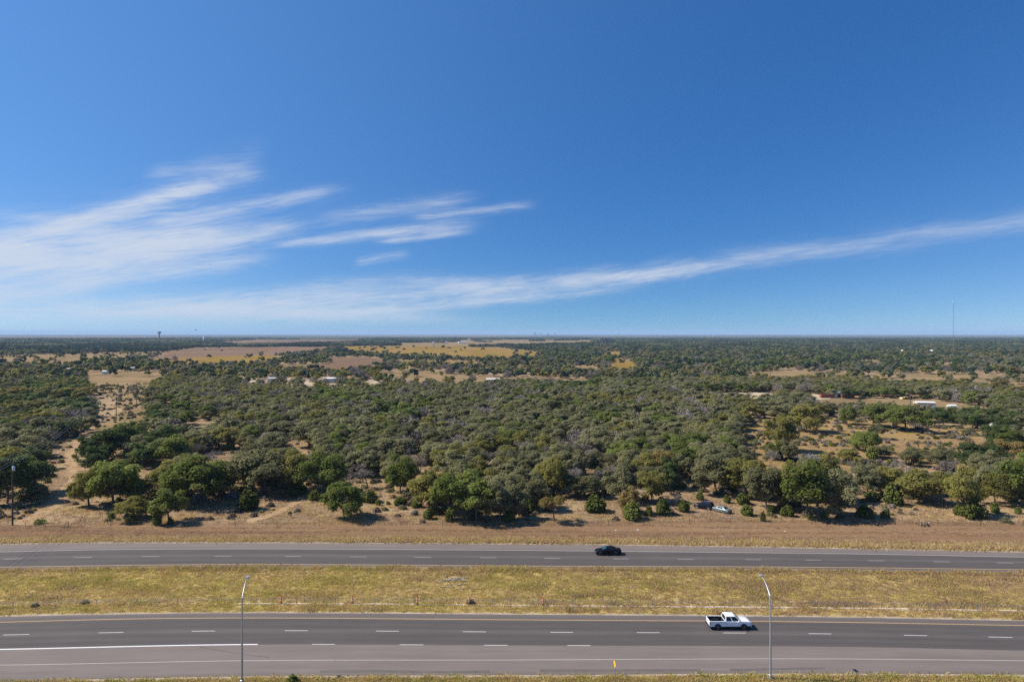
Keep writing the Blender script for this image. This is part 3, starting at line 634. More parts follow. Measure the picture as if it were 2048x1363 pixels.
# ------------------------------------------------------------------ tree prototypes
KINDS = ['olive', 'green', 'greygreen', 'dark', 'rusty', 'yellow']
OAK = []           # (crown mesh, trunk mesh) in real metres: about 8.6 m wide, 7.8 m tall
for s in range(9):
    V, cs = oak_crown(100+s, n_cl=32+s % 4*3, per=120, leaf=0.17, W=4.3+0.25*(s % 3), hb=(0.4, 0.7, 1.2)[s % 3], ht=7.4+0.3*(s % 4))
    OAK.append((quad_mesh('crown', V), oak_trunk(s, cs)))
V, cs = oak_crown(140, n_cl=18, per=80, leaf=0.2, W=4.4, hb=4.4, ht=6.6, flat=0.8); UMB = (quad_mesh('crown', V), oak_trunk(40, cs, hb=3.0))
JUN = [quad_mesh('crown', juniper_crown(200+s, 1200, 2.2, 4.2)) for s in range(5)]
_jt = MB(); _jt.tube((0, 0, -0.1), (0, 0, 2.2), 0.13, 0.05, 6); JTR = _jt.mesh('trunk')
BARE = [bare_tree(300+s) for s in range(5)]
BRUSH = [quad_mesh('crown', brush_shape(400+s)) for s in range(4)]

# distance versions for the uncounted wood
MIDOAK = [quad_mesh('mid_oak', oak_crown(500+s, n_cl=22, per=62, leaf=0.27, W=4.4, hb=0.3, ht=7.6)[0]) for s in range(5)]
FAROAK = [quad_mesh('far_oak', oak_crown(520+s, n_cl=10, per=16, leaf=0.85, W=4.3, hb=0.8, ht=7.4)[0]) for s in range(4)]
def twig_crown(seed, n, wd):
    r = np.random.default_rng(seed); d = unit(r.normal(size=(n, 3))); d[:, 2] = np.abs(d[:, 2])
    C = d*(r.random(n)**0.4)[:, None]*np.array([3.7, 3.7, 5.2])+np.array([0, 0, 1.5]); return cards(C, unit(r.normal(size=(n, 3))), np.full(n, wd), 0.5*r.uniform(.5, 1.3, n), r)
MIDTWIG = [quad_mesh('mid_bare', twig_crown(540+s, 900, 0.07)) for s in range(3)]
def patch(seed, size=70.0, n=70, leaf=1.5):
    r = np.random.default_rng(seed); Vs = []
    for i in range(n):
        V, _ = oak_crown(seed*100+i, n_cl=5, per=9, leaf=leaf, W=4.6, hb=0.5, ht=7.5); s = r.uniform(.7, 1.35)
        Vs.append(V*s+np.array([r.uniform(-size/2, size/2), r.uniform(-size/2, size/2), 0]))
    return quad_mesh('wood_patch', np.concatenate(Vs))
PATCH = [patch(s) for s in range(3)]

# ------------------------------------------------------------------ hand-placed trees at the wood's front (photo px: base x, base y, crown width px, height px)
FRONT = [  # kind, colour, x, y, w, h
    ('oak', 'dark', 14, 1006, 75, 95), ('oak', 'dark', 66, 986, 66, 74), ('oak', 'greygreen', 66, 1000, 50, 34),
    ('oak', 'olive', 178, 1010, 70, 72), ('oak', 'green', 226, 1009, 92, 88), ('oak', 'dark', 255, 1000, 60, 60),
    ('oak', 'dark', 172, 927, 46, 52), ('oak', 'dark', 212, 922, 92, 66), ('oak', 'dark', 284, 934, 66, 48), ('oak', 'green', 250, 905, 80, 60),
    ('oak', 'rusty', 292, 1006, 84, 46), ('jun', '', 224, 1037, 17, 22), ('oak', 'olive', 266, 1036, 70, 42), ('jun', '', 262, 1048, 24, 26),
    ('oak', 'green', 338, 1043, 68, 68), ('jun', '', 315, 1049, 22, 34), ('jun', '', 341, 1048, 15, 18), ('oak', 'green', 390, 1009, 124, 88), ('oak', 'olive', 345, 1000, 60, 50),
    ('oak', 'green', 345, 930, 70, 60), ('oak', 'dark', 330, 900, 60, 45),
    ('bare', '', 463, 952, 34, 36), ('bare', '', 428, 928, 42, 40), ('jun', '', 497, 1019, 50, 48), ('oak', 'greygreen', 528, 986, 110, 90),
    ('jun', '', 592, 988, 46, 38), ('oak', 'olive', 582, 985, 70, 84), ('oak', 'green', 642, 992, 80, 88), ('jun', '', 632, 1000, 34, 26),
    ('oak', 'green', 688, 1036, 76, 75), ('jun', '', 740, 1004, 42, 30), ('jun', '', 756, 1010, 15, 15), ('jun', '', 800, 1009, 36, 20), ('jun', '', 775, 1008, 11, 9),
    ('bare', '', 735, 976, 84, 52), ('oak', 'green', 800, 988, 70, 76), ('oak', 'olive', 858, 1022, 78, 84), ('oak', 'green', 904, 1037, 80, 88), ('oak', 'green', 952, 1042, 86, 96),
    ('oak', 'greygreen', 1002, 1042, 70, 82), ('jun', '', 856, 1037, 26, 27), ('jun', '', 898, 1043, 22, 30), ('jun', '', 834, 1014, 30, 24), ('oak', 'greygreen', 1026, 1036, 56, 74), ('jun', '', 1018, 1042, 34, 28),
    ('oak', 'greygreen', 1068, 1018, 62, 62), ('jun', '', 1058, 1024, 34, 32), ('jun', '', 1096, 998, 22, 24), ('umb', 'rusty', 1108, 1044, 58, 48), ('oak', 'olive', 1112, 992, 56, 74),
    ('jun', '', 1190, 1023, 54, 40), ('oak', 'greygreen', 1170, 993, 68, 44), ('jun', '', 1266, 1038, 50, 42), ('oak', 'rusty', 1258, 1026, 44, 50), ('jun', '', 1298, 1032, 19, 28), ('oak', 'greygreen', 1240, 1002, 62, 70),
    ('oak', 'olive', 1305, 1004, 56, 62), ('jun', '', 1325, 1029, 38, 40), ('jun', '', 1367, 1023, 26, 30), ('bare', '', 1350, 1008, 50, 30), ('oak', 'dark', 1342, 978, 48, 62), ('oak', 'rusty', 1326, 960, 60, 66),
    ('jun', '', 1400, 999, 22, 20), ('oak', 'greygreen', 1432, 986, 92, 78), ('oak', 'olive', 1492, 994, 84, 76), ('jun', '', 1453, 1005, 19, 21), ('jun', '', 1486, 1008, 36, 28), ('jun', '', 1494, 1030, 36, 27), ('jun', '', 1526, 1042, 13, 24),
    ('jun', '', 1543, 1026, 22, 22), ('jun', '', 1575, 1031, 30, 28), ('oak', 'greygreen', 1532, 1018, 70, 90), ('oak', 'olive', 1576, 1018, 64, 84), ('oak', 'green', 1612, 1032, 92, 112), ('oak', 'greygreen', 1678, 1034, 86, 92), ('oak', 'olive', 1648, 1004, 80, 96),
    ('jun', '', 1622, 1040, 16, 17), ('jun', '', 1648, 1039, 18, 20), ('jun', '', 1772, 1037, 21, 25), ('jun', '', 1730, 1034, 44, 30), ('jun', '', 1745, 1002, 34, 28), ('jun', '', 1785, 1009, 44, 50), ('jun', '', 1801, 1010, 15, 24),
    ('oak', 'olive', 1850, 1006, 90, 68), ('jun', '', 1946, 1036, 54, 50), ('jun', '', 1918, 1030, 24, 28), ('oak', 'olive', 1926, 1031, 58, 98), ('jun', '', 1990, 1025, 23, 26), ('jun', '', 2036, 1027, 20, 17),
    ('oak', 'olive', 1990, 1008, 60, 66), ('oak', 'green', 2034, 1006, 74, 92), ('bare', '', 1796, 962, 54, 62), ('bare', '', 1890, 968, 46, 64), ('bare', '', 1976, 966, 50, 50), ('bare', '', 1540, 948, 42, 62), ('bare', '', 1702, 960, 34, 50),
    ('oak', 'dark', 1958, 940, 86, 54), ('oak', 'olive', 1562, 902, 58, 74), ('oak', 'olive', 1614, 864, 64, 60), ('oak', 'green', 1694, 848, 36, 36), ('oak', 'green', 1746, 852, 54, 46), ('oak', 'green', 1814, 862, 74, 52),
    ('oak', 'dark', 1886, 852, 28, 32), ('oak', 'dark', 1946, 858, 42, 32), ('oak', 'dark', 2012, 866, 36, 32), ('jun', '', 1718, 888, 38, 30), ('jun', '', 1906, 846, 26, 20), ('oak', 'greygreen', 1760, 915, 38, 26), ('oak', 'olive', 1700, 925, 40, 29),
    ('oak', 'olive', 1830, 925, 41, 32), ('oak', 'greygreen', 1885, 922, 41, 32), ('jun', '', 1745, 918, 34, 32), ('bare', '', 1840, 905, 44, 34), ('oak', 'green', 2020, 900, 60, 42), ('oak', 'rusty', 2012, 922, 56, 42),
]
entries = []  # dict(kind, colour, X, Y, sxy, sz, px)
for kd, colr, px, py, wpx, hpx in FRONT:
    p = P(px, py); k = F/p[1]
    bw, bh = {'oak': (8.8, 7.9), 'umb': (8.8, 6.8), 'jun': (4.6, 4.3), 'bare': (7.0, 7.6)}[kd]
    entries.append(dict(kind=kd, col=colr, X=p[0], Y=p[1], s=wpx/k/bw*(1.12 if kd == 'oak' else 1.0), sz=hpx/k/bh*1.04, px=px, hand=True))

# wood density over the ground
def dens(px, py):
    d = np.ones(len(px))
    for nm, poly, mt in FIELDS: d = np.where(pip(poly, px, py), {'pasture': 0.03, 'clearing': 0.012, 'caliche_yard': 0.12, 'gold_field': 0.006, 'ploughed_field': 0.002, 'tan_field': 0.01}.get(nm, 0.0), d)
    band = (py > 736) & (py < 764); d = np.where(band & (px < 1000), d*0.8, d)
    fr = np.interp(px, [-300, 0, 95, 120, 150, 300, 455, 520, 600, 650, 760, 820, 850, 1030, 1090, 1200, 1330, 1380, 1500, 1560, 1700, 1730, 1850, 1960, 2048, 2400],
                   [1005, 1000, 985, 900, 1000, 985, 1000, 980, 975, 985, 972, 1000, 1022, 1030, 1005, 992, 980, 972, 985, 1010, 1015, 1000, 995, 1000, 1000, 1005])
    d = np.where(pip([(70, 1040), (78, 985), (80, 930), (100, 895), (150, 868), (215, 858), (205, 885), (182, 905), (182, 945), (165, 995), (140, 1030)], px, py), 0.0, d)
    for gap in ([(172, 765), (304, 765), (300, 862), (262, 890), (188, 892)], [(40, 1055), (62, 1000), (72, 930), (96, 885), (215, 868), (205, 900), (176, 950), (160, 1000), (130, 1050)], [(375, 842), (448, 842), (446, 880), (384, 884)], [(400, 990), (482, 980), (486, 900), (405, 905)], [(540, 876), (595, 876), (632, 915), (612, 950), (572, 935)], [(280, 968), (352, 968), (352, 925), (285, 928)], [(1362, 992), (1405, 992), (1402, 946), (1368, 946)]):
        d = np.where(pip(gap, px, py), 0.0, d)
    d = np.where((py > 690) & (py < 736) & (px > 540) & (px < 1010) & (d > 0.5), 0.75, d)
    wx, wy = (px-1024)/F*(F*H/(py-HZ)), F*H/(py-HZ)
    d = np.where((px < 400) & (py > 800) & (vnoise(wx/17+3, wy/17+8) < 0.42), 0.0, d)
    d = np.where((px > 1470) & (py > 925) & (py < 990) & (vnoise(wx/9+1, wy/9+5) < 0.58), 0.0, d)
    d = np.where(py > fr-6, 0.0, d)
    return d
def thin(pts, rad):
    """greedy min-distance filter on a hash grid"""
    g = {}; keep = []
    for i, (x, y) in enumerate(pts):
        r_ = rad[i]; cx, cy = int(x//8), int(y//8); ok = True
        for a in range(cx-1, cx+2):
            for b in range(cy-1, cy+2):
                for j in g.get((a, b), ()):
                    if (pts[j][0]-x)**2+(pts[j][1]-y)**2 < ((r_+rad[j])*0.5)**2: ok = False; break
                if not ok: break
            if not ok: break
        if ok: g.setdefault((cx, cy), []).append(i); keep.append(i)
    return np.array(keep, int)
def candidates(y0, y1, per_m2, margin):
    n = int((y1-y0)*2*(0.75*(y0+y1)/2+margin)*per_m2*1.6); Y = rng.uniform(y0, y1, n); hw = 0.75*y1+margin
    X = rng.uniform(-hw, hw, n); k = np.abs(X) < 0.75*Y+margin; X, Y = X[k], Y[k]
    px = 1024+X/Y*F; py = HZ+F*H/Y
    return X, Y, px, py
# near + middle wood to 560 m
X, Y, px, py = candidates(150, 570, 0.045, 45)
keep = rng.random(len(X)) < dens(px, py)
# leave the placed trees their room
HX = np.array([e['X'] for e in entries]); HY = np.array([e['Y'] for e in entries]); HS = np.array([e['s']*(4.2 if e['kind'] != 'jun' else 2.0) for e in entries])
for i in np.nonzero(keep)[0]:
    if Y[i] < 300 and np.any((HX-X[i])**2+(HY-Y[i])**2 < (HS*0.8+2.0)**2): keep[i] = False
X, Y, px, py = X[keep], Y[keep], px[keep], py[keep]
size = np.clip(rng.normal(1.0, 0.16, len(X)), 0.55, 1.4)*np.interp(Y, [190, 280, 600], [1.0, 1.22, 1.3])
size = np.where((px > 1600) & (px < 2010) & (py > 812) & (py < 875), size*0.6, size)
size = np.where((px > 1470) & (px < 2300) & (py > 915) & (py < 985), size*0.68, size)
size = np.where((px > 470) & (px < 1040) & (py > 768) & (py < 796), size*0.72, size)
kk = thin(list(zip(X, Y)), size*4.1); X, Y, px, py, size = X[kk], Y[kk], px[kk], py[kk], size[kk]
nz1 = vnoise(X/28, Y/28); nz2 = vnoise(X/55+9, Y/55+4); rv = rng.random(len(X))
def colour_of(a, b, v):
    if v < 0.26 and a > 0.45: return 'bare'
    if v > 0.90: return 'jun'
    u = 0.55*b+0.45*v
    return 'dark' if u < 0.17 else 'green' if u < 0.31 else 'greygreen' if u < 0.60 else 'olive' if u < 0.80 else 'rusty' if u < 0.90 else 'yellow'
for i in range(len(X)):
    c = colour_of(nz1[i], nz2[i], rv[i])
    if px[i] < 330 and rv[i] < 0.5 and c not in ('jun', 'bare'): c = 'dark'
    kd = c if c in ('bare', 'jun') else 'oak'
    entries.append(dict(kind=kd, col='' if kd != 'oak' else c, X=X[i], Y=Y[i], s=size[i]*(0.85 if kd == 'jun' else 1.0), sz=(0.60+0.42*min(size[i], 1.3))*rng.uniform(.80, 1.0), px=px[i], hand=False))

# ---- counted individuals: nearest in view, at most 300 of a kind
ZONES = [(125, 'left of the dirt track'), (460, 'right of the dirt track'), (640, 'left of the lone oak'), (820, 'behind the lone oak'), (1050, 'right of the lone oak'),
         (1375, 'left of the parked cars'), (1510, 'behind the parked cars'), (1730, 'right of the parked cars'), (9999, 'at the far right')]
ORD = ['first', 'second', 'third', 'fourth', 'fifth', 'sixth', 'seventh', 'eighth', 'ninth', 'tenth', 'eleventh', 'twelfth', 'thirteenth', 'fourteenth', 'fifteenth', 'sixteenth', 'seventeenth', 'eighteenth', 'nineteenth', 'twentieth']
def ordw(i): return ORD[i] if i < len(ORD) else f'{i+1}th'
LOOK = {'olive': 'olive', 'green': 'green', 'greygreen': 'grey-green', 'dark': 'dark green', 'rusty': 'rusty brown', 'yellow': 'yellow-green'}
vis = [e for e in entries if -15 < e['px'] < 2063]
vis.sort(key=lambda e: (not e['hand'], e['Y']))
chosen, cnt = [], {'oak': 0, 'jun': 0, 'bare': 0}
LIM = {'oak': 296, 'jun': 120, 'bare': 70}
for e in vis:
    k = 'oak' if e['kind'] == 'umb' else e['kind']
    if cnt[k] < LIM[k] and (k == 'oak' or e['Y'] < 300): cnt[k] += 1; e['ind'] = True; chosen.append(e)
rows = {}
for e in chosen:
    k = 'oak' if e['kind'] == 'umb' else e['kind']
    z = next(nm for lim, nm in ZONES if e['px'] < lim); e['zone'] = z
    e['row'] = max(0, int((e['Y']-146)//11)); rows.setdefault((k, z, e['row']), []).append(e)
zrows = {}
for (k, z, r_) in sorted(rows): zrows.setdefault((k, z), []).append(r_)
for (k, z, r_), L in rows.items():
    L.sort(key=lambda e: e['px']); ri = zrows[(k, z)].index(r_)
    for i, e in enumerate(L):
        what = {'oak': LOOK.get(e['col'], '')+' oak', 'jun': 'dark bushy juniper', 'bare': 'bare grey tree'}[k]
        e['label'] = f'{what}, {ordw(i)} from left in {ordw(ri)} row {z}'
SPECIAL = {(688, 'oak'): 'lone round green oak on open verge with its shadow to the right', (1108, 'umb'): 'small flat-topped rusty oak like an umbrella at the wood edge',
           (1190, 'jun'): 'broad round juniper alone on open grass before the wood', (735, 'bare'): 'wide grey-brown leafless tree behind the lone oak', (1958, 'oak'): 'broad dark dome of an oak behind the silver bare trees',
           (1614, 'oak'): 'olive oak with visible trunk standing alone in the dry clearing', (1814, 'oak'): 'wide green oak in the clearing before the tan metal shed'}
GRP = {'oak': 'oaks of the wood beyond the highway', 'jun': 'junipers along and within the wood', 'bare': 'bare trees within the wood'}
for e in chosen:
    k = 'oak' if e['kind'] == 'umb' else e['kind']
    if e['hand'] and (e['px'], e['kind']) in SPECIAL: e['label'] = SPECIAL[(e['px'], e['kind'])]
    nm = {'oak': 'oak_tree', 'jun': 'juniper_bush', 'bare': 'bare_tree'}[k]
    o = empty(nm, (e['X'], e['Y'], 0.0), random.uniform(0, 6.28)); o.scale = (e['s'], e['s'], e['sz'])
    tag(o, e['label'], {'oak': 'tree', 'jun': 'bush', 'bare': 'tree'}[k], GRP[k])
    if k == 'oak':
        cm, tm = UMB if e['kind'] == 'umb' else OAK[random.randrange(len(OAK))]
        c = bpy.data.objects.new('crown', cm); t_ = bpy.data.objects.new('trunk', tm); mats = (LEAF[e['col']], M_BARK)
    elif k == 'jun':
        c = bpy.data.objects.new('crown', random.choice(JUN)); t_ = bpy.data.objects.new('trunk', JTR); mats = (M_JUN, M_BARK)
    else:
        tm, cm = random.choice(BARE); c = bpy.data.objects.new('twigs', cm); t_ = bpy.data.objects.new('trunk', tm); mats = (M_TWIG, M_PALEBARK if random.random() < 0.3 else M_TWIG)
    for q, mt in zip((c, t_), mats):
        COL.objects.link(q); q.parent = o
        if len(q.data.materials) == 0: q.data.materials.append(mt)
        q.material_slots[0].link = 'OBJECT'; q.material_slots[0].material = mt

# ---- the rest of the wood as one mass
items = [(m_, LEAF[c]) for c in KINDS for m_ in MIDOAK]+[(m_, M_TWIG) for m_ in MIDTWIG]+[(m_, M_JUN) for m_ in JUN]
SC_MID = source_coll('wood_source', items); nO = len(MIDOAK); iT = 6*nO; iJ = iT+len(MIDTWIG)
rest = [e for e in entries if not e.get('ind')]
idx = []
for e in rest:
    idx.append(iT+random.randrange(3) if e['kind'] == 'bare' else iJ+random.randrange(5) if e['kind'] == 'jun' else KINDS.index(e['col'])*nO+random.randrange(nO))
scatter('woodland', [(e['X'], e['Y'], 0) for e in rest], rng.uniform(0, 6.28, len(rest)), [e['s'] for e in rest], idx, SC_MID, [e['sz'] for e in rest])
# ---- 560 m to 2 km
X, Y, px, py = candidates(570, 2100, 0.016, 120)
d = dens(px, py); keep = rng.random(len(X)) < d; X, Y, px, py = X[keep], Y[keep], px[keep], py[keep]
size = np.clip(rng.normal(0.98, 0.24, len(X)), 0.5, 1.6)
kk = thin(list(zip(X, Y)), size*6.6); X, Y, px, py, size = X[kk], Y[kk], px[kk], py[kk], size[kk]
items = [(m_, LEAF[c]) for c in KINDS for m_ in FAROAK]+[(MIDTWIG[0], M_TWIG), (MIDTWIG[1], M_TWIG)]+[(m_, M_CEDAR) for m_ in FAROAK]
SC_FAR = source_coll('far_wood_source', items); nO = len(FAROAK)
a, b, v = vnoise(X/70, Y/110), vnoise(X/160+9, Y/220+4), rng.random(len(X))
idx = []
for i in range(len(X)):
    c = colour_of(a[i], b[i], v[i]*0.88)
    if c in ('rusty', 'yellow') and rng.random() < 0.6: c = 'olive'
    if rng.random() < 0.22 and c != 'bare': c = 'dark'
    if rng.random() < (0.85 if px[i] < 480 and py[i] < 706 else np.interp(Y[i], [600, 1900], [0.15, 0.55])): idx.append(6*nO+2+int(rng.integers(nO))); continue
    idx.append(6*nO+int(rng.random() < .5) if c == 'bare' else KINDS.index(c)*nO+int(rng.integers(nO)))
scatter('far_woodland', np.stack([X, Y, 0*X], 1), rng.uniform(0, 6.28, len(X)), size, idx, SC_FAR)
# ---- 2 km to 5.5 km in patches
X, Y, px, py = candidates(2100, 5600, 1/3300, 400); keep = rng.random(len(X)) < dens(px, py); X, Y = X[keep], Y[keep]
SC_P = source_coll('patch_source', [(m_, c) for c in (M_CEDAR, M_CEDAR, LEAF['dark'], M_CEDAR, LEAF['greygreen']) for m_ in PATCH])
scatter('distant_woodland', np.stack([X, Y, 0*X], 1), rng.uniform(0, 6.28, len(X)), rng.uniform(.8, 1.2, len(X)), rng.integers(0, 15, len(X)), SC_P)

# ------------------------------------------------------------------ grass and brush
GK = ['gold', 'straw', 'olive', 'green', 'brown', 'pinkbrown']
TUFT = [tuft(600+s, 16, 0.26+0.07*(s % 3), 0.36, 0.05, 1.7) for s in range(3)]
SC_G = source_coll('grass_source', [(m_, GRASS[c]) for c in GK for m_ in TUFT])
def grass(name, top, bot, x0, x1, per_m2, weights, scale, seed):
    r = np.random.default_rng(seed); X = r.uniform(x0, x1, int((x1-x0)*abs(float(np.mean(top(np.array([0.0])) - bot(np.array([0.0])))))*per_m2))
    yb, yt = bot(X), top(X); Y = yb+(yt-yb)*r.random(len(X))
    wv = weights(X, Y, (Y-yb)/(yt-yb)); wv = np.maximum(wv, 1e-4); cum = np.cumsum(wv, 1); cum /= cum[:, -1:]
    ck = (r.random(len(X))[:, None] > cum).sum(1)
    s = scale(X, Y, (Y-yb)/(yt-yb))*r.uniform(.65, 1.35, len(X))
    k = s > 0.08
    return scatter(name, np.stack([X, Y, 0*X+0.01], 1)[k], r.uniform(0, 6.28, len(X))[k], s[k], (ck*3+r.integers(0, 3, len(X)))[k], SC_G, (s*r.uniform(.8, 1.2, len(X)))[k])
def w_med(X, Y, t):
    a, b, c = vnoise(X/6, Y/3.2), vnoise(X/14+5, Y/6+3), vnoise(X/3+8, Y/1.5+1); brown = np.clip((X+5)/70, 0, 0.75)
    z = np.zeros_like(X)
    top = np.clip((t-0.72)*4, 0, 1)
    return np.stack([1.0+0.9*(a > .5)*(1-brown), 0.6+0.7*(b > .58), (0.6+2.0*(b < .45))*(1-brown*0.8), (0.10+0.35*(c > .6))*(1-brown), 0.12+0.9*(a < .32)+brown*1.5+top*1.2, 0.1+brown*1.3], 1)
grass('dry_grass', off(f_bot, -0.4), off(n_top, 0.6), -115, 115, 11.0, w_med, lambda X, Y, t: np.where(np.abs(Y-mow(X)) < 0.42, 0.8*(rng.random(len(X)) < .45+.4*(vnoise(X/4, Y*0) < .35)), 0.58+0.4*(t > .93)+0.35*(vnoise(X/5+2, Y/2.2) > .68)), 21)
def w_ver(X, Y, t):
    a, b = vnoise(X/9, Y/1.8), vnoise(X/20+3, Y/3+7); edge = np.clip(1.3-t/0.27, 0, 1)
    return np.stack([1.2*edge+0.05, 2.8*edge+0.35+0.5*(b > .6), 0.3*edge*(a > .5), 0.06*edge, 0.7*(1-edge)+0.5*(a < .4), 1.3*(1-edge)+0.2], 1)
grass('roadside_grass', off(wood_front, 2), off(f_top, 0.9), -165, 165, 8.0, w_ver, lambda X, Y, t: 0.22+0.30*(vnoise(X/26, Y/0.9) > .55)+1.05*np.clip(1.3-t/0.27, 0, 1), 22)
def w_near(X, Y, t):
    a, b = vnoise(X/4, Y/2), vnoise(X/9+3, Y/4)
    return np.stack([0.8+0.6*(a > .5), 0.7*(b > .4), 1.0+(a < .5), 0.9*(b < .45), 0.3+0*X, 0.1+0*X], 1)
grass('verge_grass', off(n_bot, -0.7), lambda x: np.full_like(np.asarray(x, float), 66.0), -85, 85, 12.0, w_near, lambda X, Y, t: 0.95+0*X, 23)
# wood floor and clearings: thin dry grass and brush out to about 270 m
X = rng.uniform(-215, 215, 60000); Y = 150+120*rng.random(60000)**1.4; k = np.abs(X) < 0.78*Y+12; X, Y = X[k], Y[k]; k = Y > wood_front(X)+1.5; X, Y = X[k], Y[k]
px, py = 1024+X/Y*F, HZ+F*H/Y; tr = np.zeros(len(X), bool)
for nm, poly, mt in FIELDS:
    if nm == 'dirt_track': tr |= pip(poly, px, py)
a = vnoise(X/7, Y/5); k = (~tr | (rng.random(len(X)) < .2)) & (rng.random(len(X)) < 0.35+a*0.9); X, Y, a = X[k], Y[k], a[k]
ck = np.where(rng.random(len(X)) < .30, 1, np.where(rng.random(len(X)) < .5, 5, np.where(a > .6, 0, 4)))
scatter('wood_floor_grass', np.stack([X, Y, 0*X], 1), rng.uniform(0, 6.28, len(X)), rng.uniform(.6, 1.4, len(X)), ck*3+rng.integers(0, 3, len(X)), SC_G)
SC_B = source_coll('brush_source', [(m_, M_BRUSH) for m_ in BRUSH]+[(m_, M_TWIG) for m_ in BRUSH]+[(m_, M_JUN) for m_ in BRUSH]+[(m_, LEAF['greygreen']) for m_ in BRUSH])
X = rng.uniform(-420, 420, 14000); Y = 152+420*rng.random(14000)**1.3; k = (np.abs(X) < 0.78*Y+15); X, Y = X[k], Y[k]
px, py = 1024+X/Y*F, HZ+F*H/Y; k = (Y > wood_front(X)+4) & ((vnoise(X/9, Y/9) > .45)) & ~((px > 1375) & (px < 1478) & (py > 990) & (py < 1060))
for nm, poly, mt in FIELDS:
    if nm in ('dirt_track', 'caliche_yard', 'caliche_road', 'yard'): k &= ~pip(poly, px, py)
X, Y = X[k][:5200], Y[k][:5200]
def more(n, y0, y1, sel, s0, s1, pr):
    global X, Y, BS, BI
    x = rng.uniform(-330, 330, n); y = rng.uniform(y0, y1, n); q = np.abs(x) < 0.78*y+15; x, y = x[q], y[q]
    q = sel(x, y, 1024+x/y*F, HZ+F*H/y)
    for nm, poly, mt in FIELDS:
        if nm == 'dirt_track': q &= ~pip(poly, 1024+x/y*F, HZ+F*H/y)
    px_, py_ = 1024+x/y*F, HZ+F*H/y; q &= ~((px_ > 1375) & (px_ < 1478) & (py_ > 990) & (py_ < 1060))
    x, y = x[q], y[q]; X, Y = np.concatenate([X, x]), np.concatenate([Y, y]); BS = np.concatenate([BS, rng.uniform(s0, s1, len(x))]); BI = np.concatenate([BI, rng.choice(16, len(x), p=np.repeat(np.array(pr)/4, 4))])
BS = rng.uniform(.4, 1.25, len(X)); BI = rng.choice(16, len(X), p=np.repeat([.13, .04, .02, .06], 4))
frontY = lambda px: F*H/(np.interp(px, [-300, 0, 95, 120, 150, 300, 455, 520, 600, 650, 760, 820, 850, 1030, 1090, 1200, 1330, 1380, 1500, 1560, 1700, 1730, 1850, 1960, 2048, 2400], [1005, 1000, 985, 900, 1000, 985, 1000, 980, 975, 985, 972, 1000, 1022, 1030, 1005, 992, 980, 972, 985, 1010, 1015, 1000, 995, 1000, 1000, 1005])-HZ)
more(2600, 150, 215, lambda x, y, px, py: (y > frontY(px)-2) & (y < frontY(px)+22) & (vnoise(x/6, y/6) > .35), 0.9, 2.1, (.18, .14, .26, .42))
cl = next(p_ for nm_, p_, m_ in FIELDS if nm_ == 'clearing')
more(9000, 215, 345, lambda x, y, px, py: pip(cl, px, py) & (vnoise(x/8+4, y/8) > .56), 0.6, 1.6, (.34, .14, .20, .32))
pl_ = [p_ for nm_, p_, m_ in FIELDS if nm_ == 'pasture' and p_[0][0] == 170][0]
more(9000, 330, 560, lambda x, y, px, py: pip(pl_, px, py) & (rng.random(len(x)) < .4), 0.6, 1.8, (.15, .15, .30, .40))
pa = [p_ for nm_, p_, m_ in FIELDS if nm_ == 'pasture' and p_[0][0] > 1600][0]
more(9000, 390, 780, lambda x, y, px, py: pip(pa, px, py) & (rng.random(len(x)) < .35), 0.7, 1.6, (.15, .1, .35, .4))
scatter('brush', np.stack([X, Y, 0*X], 1), rng.uniform(0, 6.28, len(X)), BS, BI, SC_B)

#PART2
# ------------------------------------------------------------------ vehicles
M_WPAINT = plain('white_car_paint', (0.78, 0.79, 0.80), 0.3, var=0.03, coat=0.6)
M_BLKPAINT = plain('black_car_paint', (0.004, 0.005, 0.006), 0.35, var=0.1, spec=0.16)
M_NAVY = plain('navy_car_paint', (0.007, 0.008, 0.018), 0.35, var=0.1, spec=0.2)
M_SILVER = plain('silver_car_paint', (0.15, 0.185, 0.19), 0.4, 0.2, var=0.05, spec=0.4)
M_GLASS = plain('dark_window_glass', (0.010, 0.013, 0.016), 0.08, var=0.1, spec=0.35)
M_TEALGLASS = plain('tinted_windscreen', (0.020, 0.065, 0.070), 0.08, var=0.1)
M_TYRE = plain('tyre_rubber', (0.022, 0.021, 0.020), 0.9)
M_BRONZE = plain('bronze_rim', (0.30, 0.23, 0.15), 0.4, 0.3)
M_RIM = plain('alloy_rim', (0.62, 0.62, 0.62), 0.35, 0.5)
M_DARKRIM = plain('dark_alloy', (0.06, 0.06, 0.065), 0.4, 0.4)
M_BLKPLA = plain('black_plastic', (0.020, 0.020, 0.022), 0.7)
M_RED = plain('red_lamp_lens', (0.35, 0.012, 0.015), 0.25)
M_LENS = plain('clear_lamp_lens', (0.80, 0.80, 0.78), 0.15)
M_CHROME = plain('chrome_trim', (0.62, 0.63, 0.65), 0.15, 0.9, var=0.02)

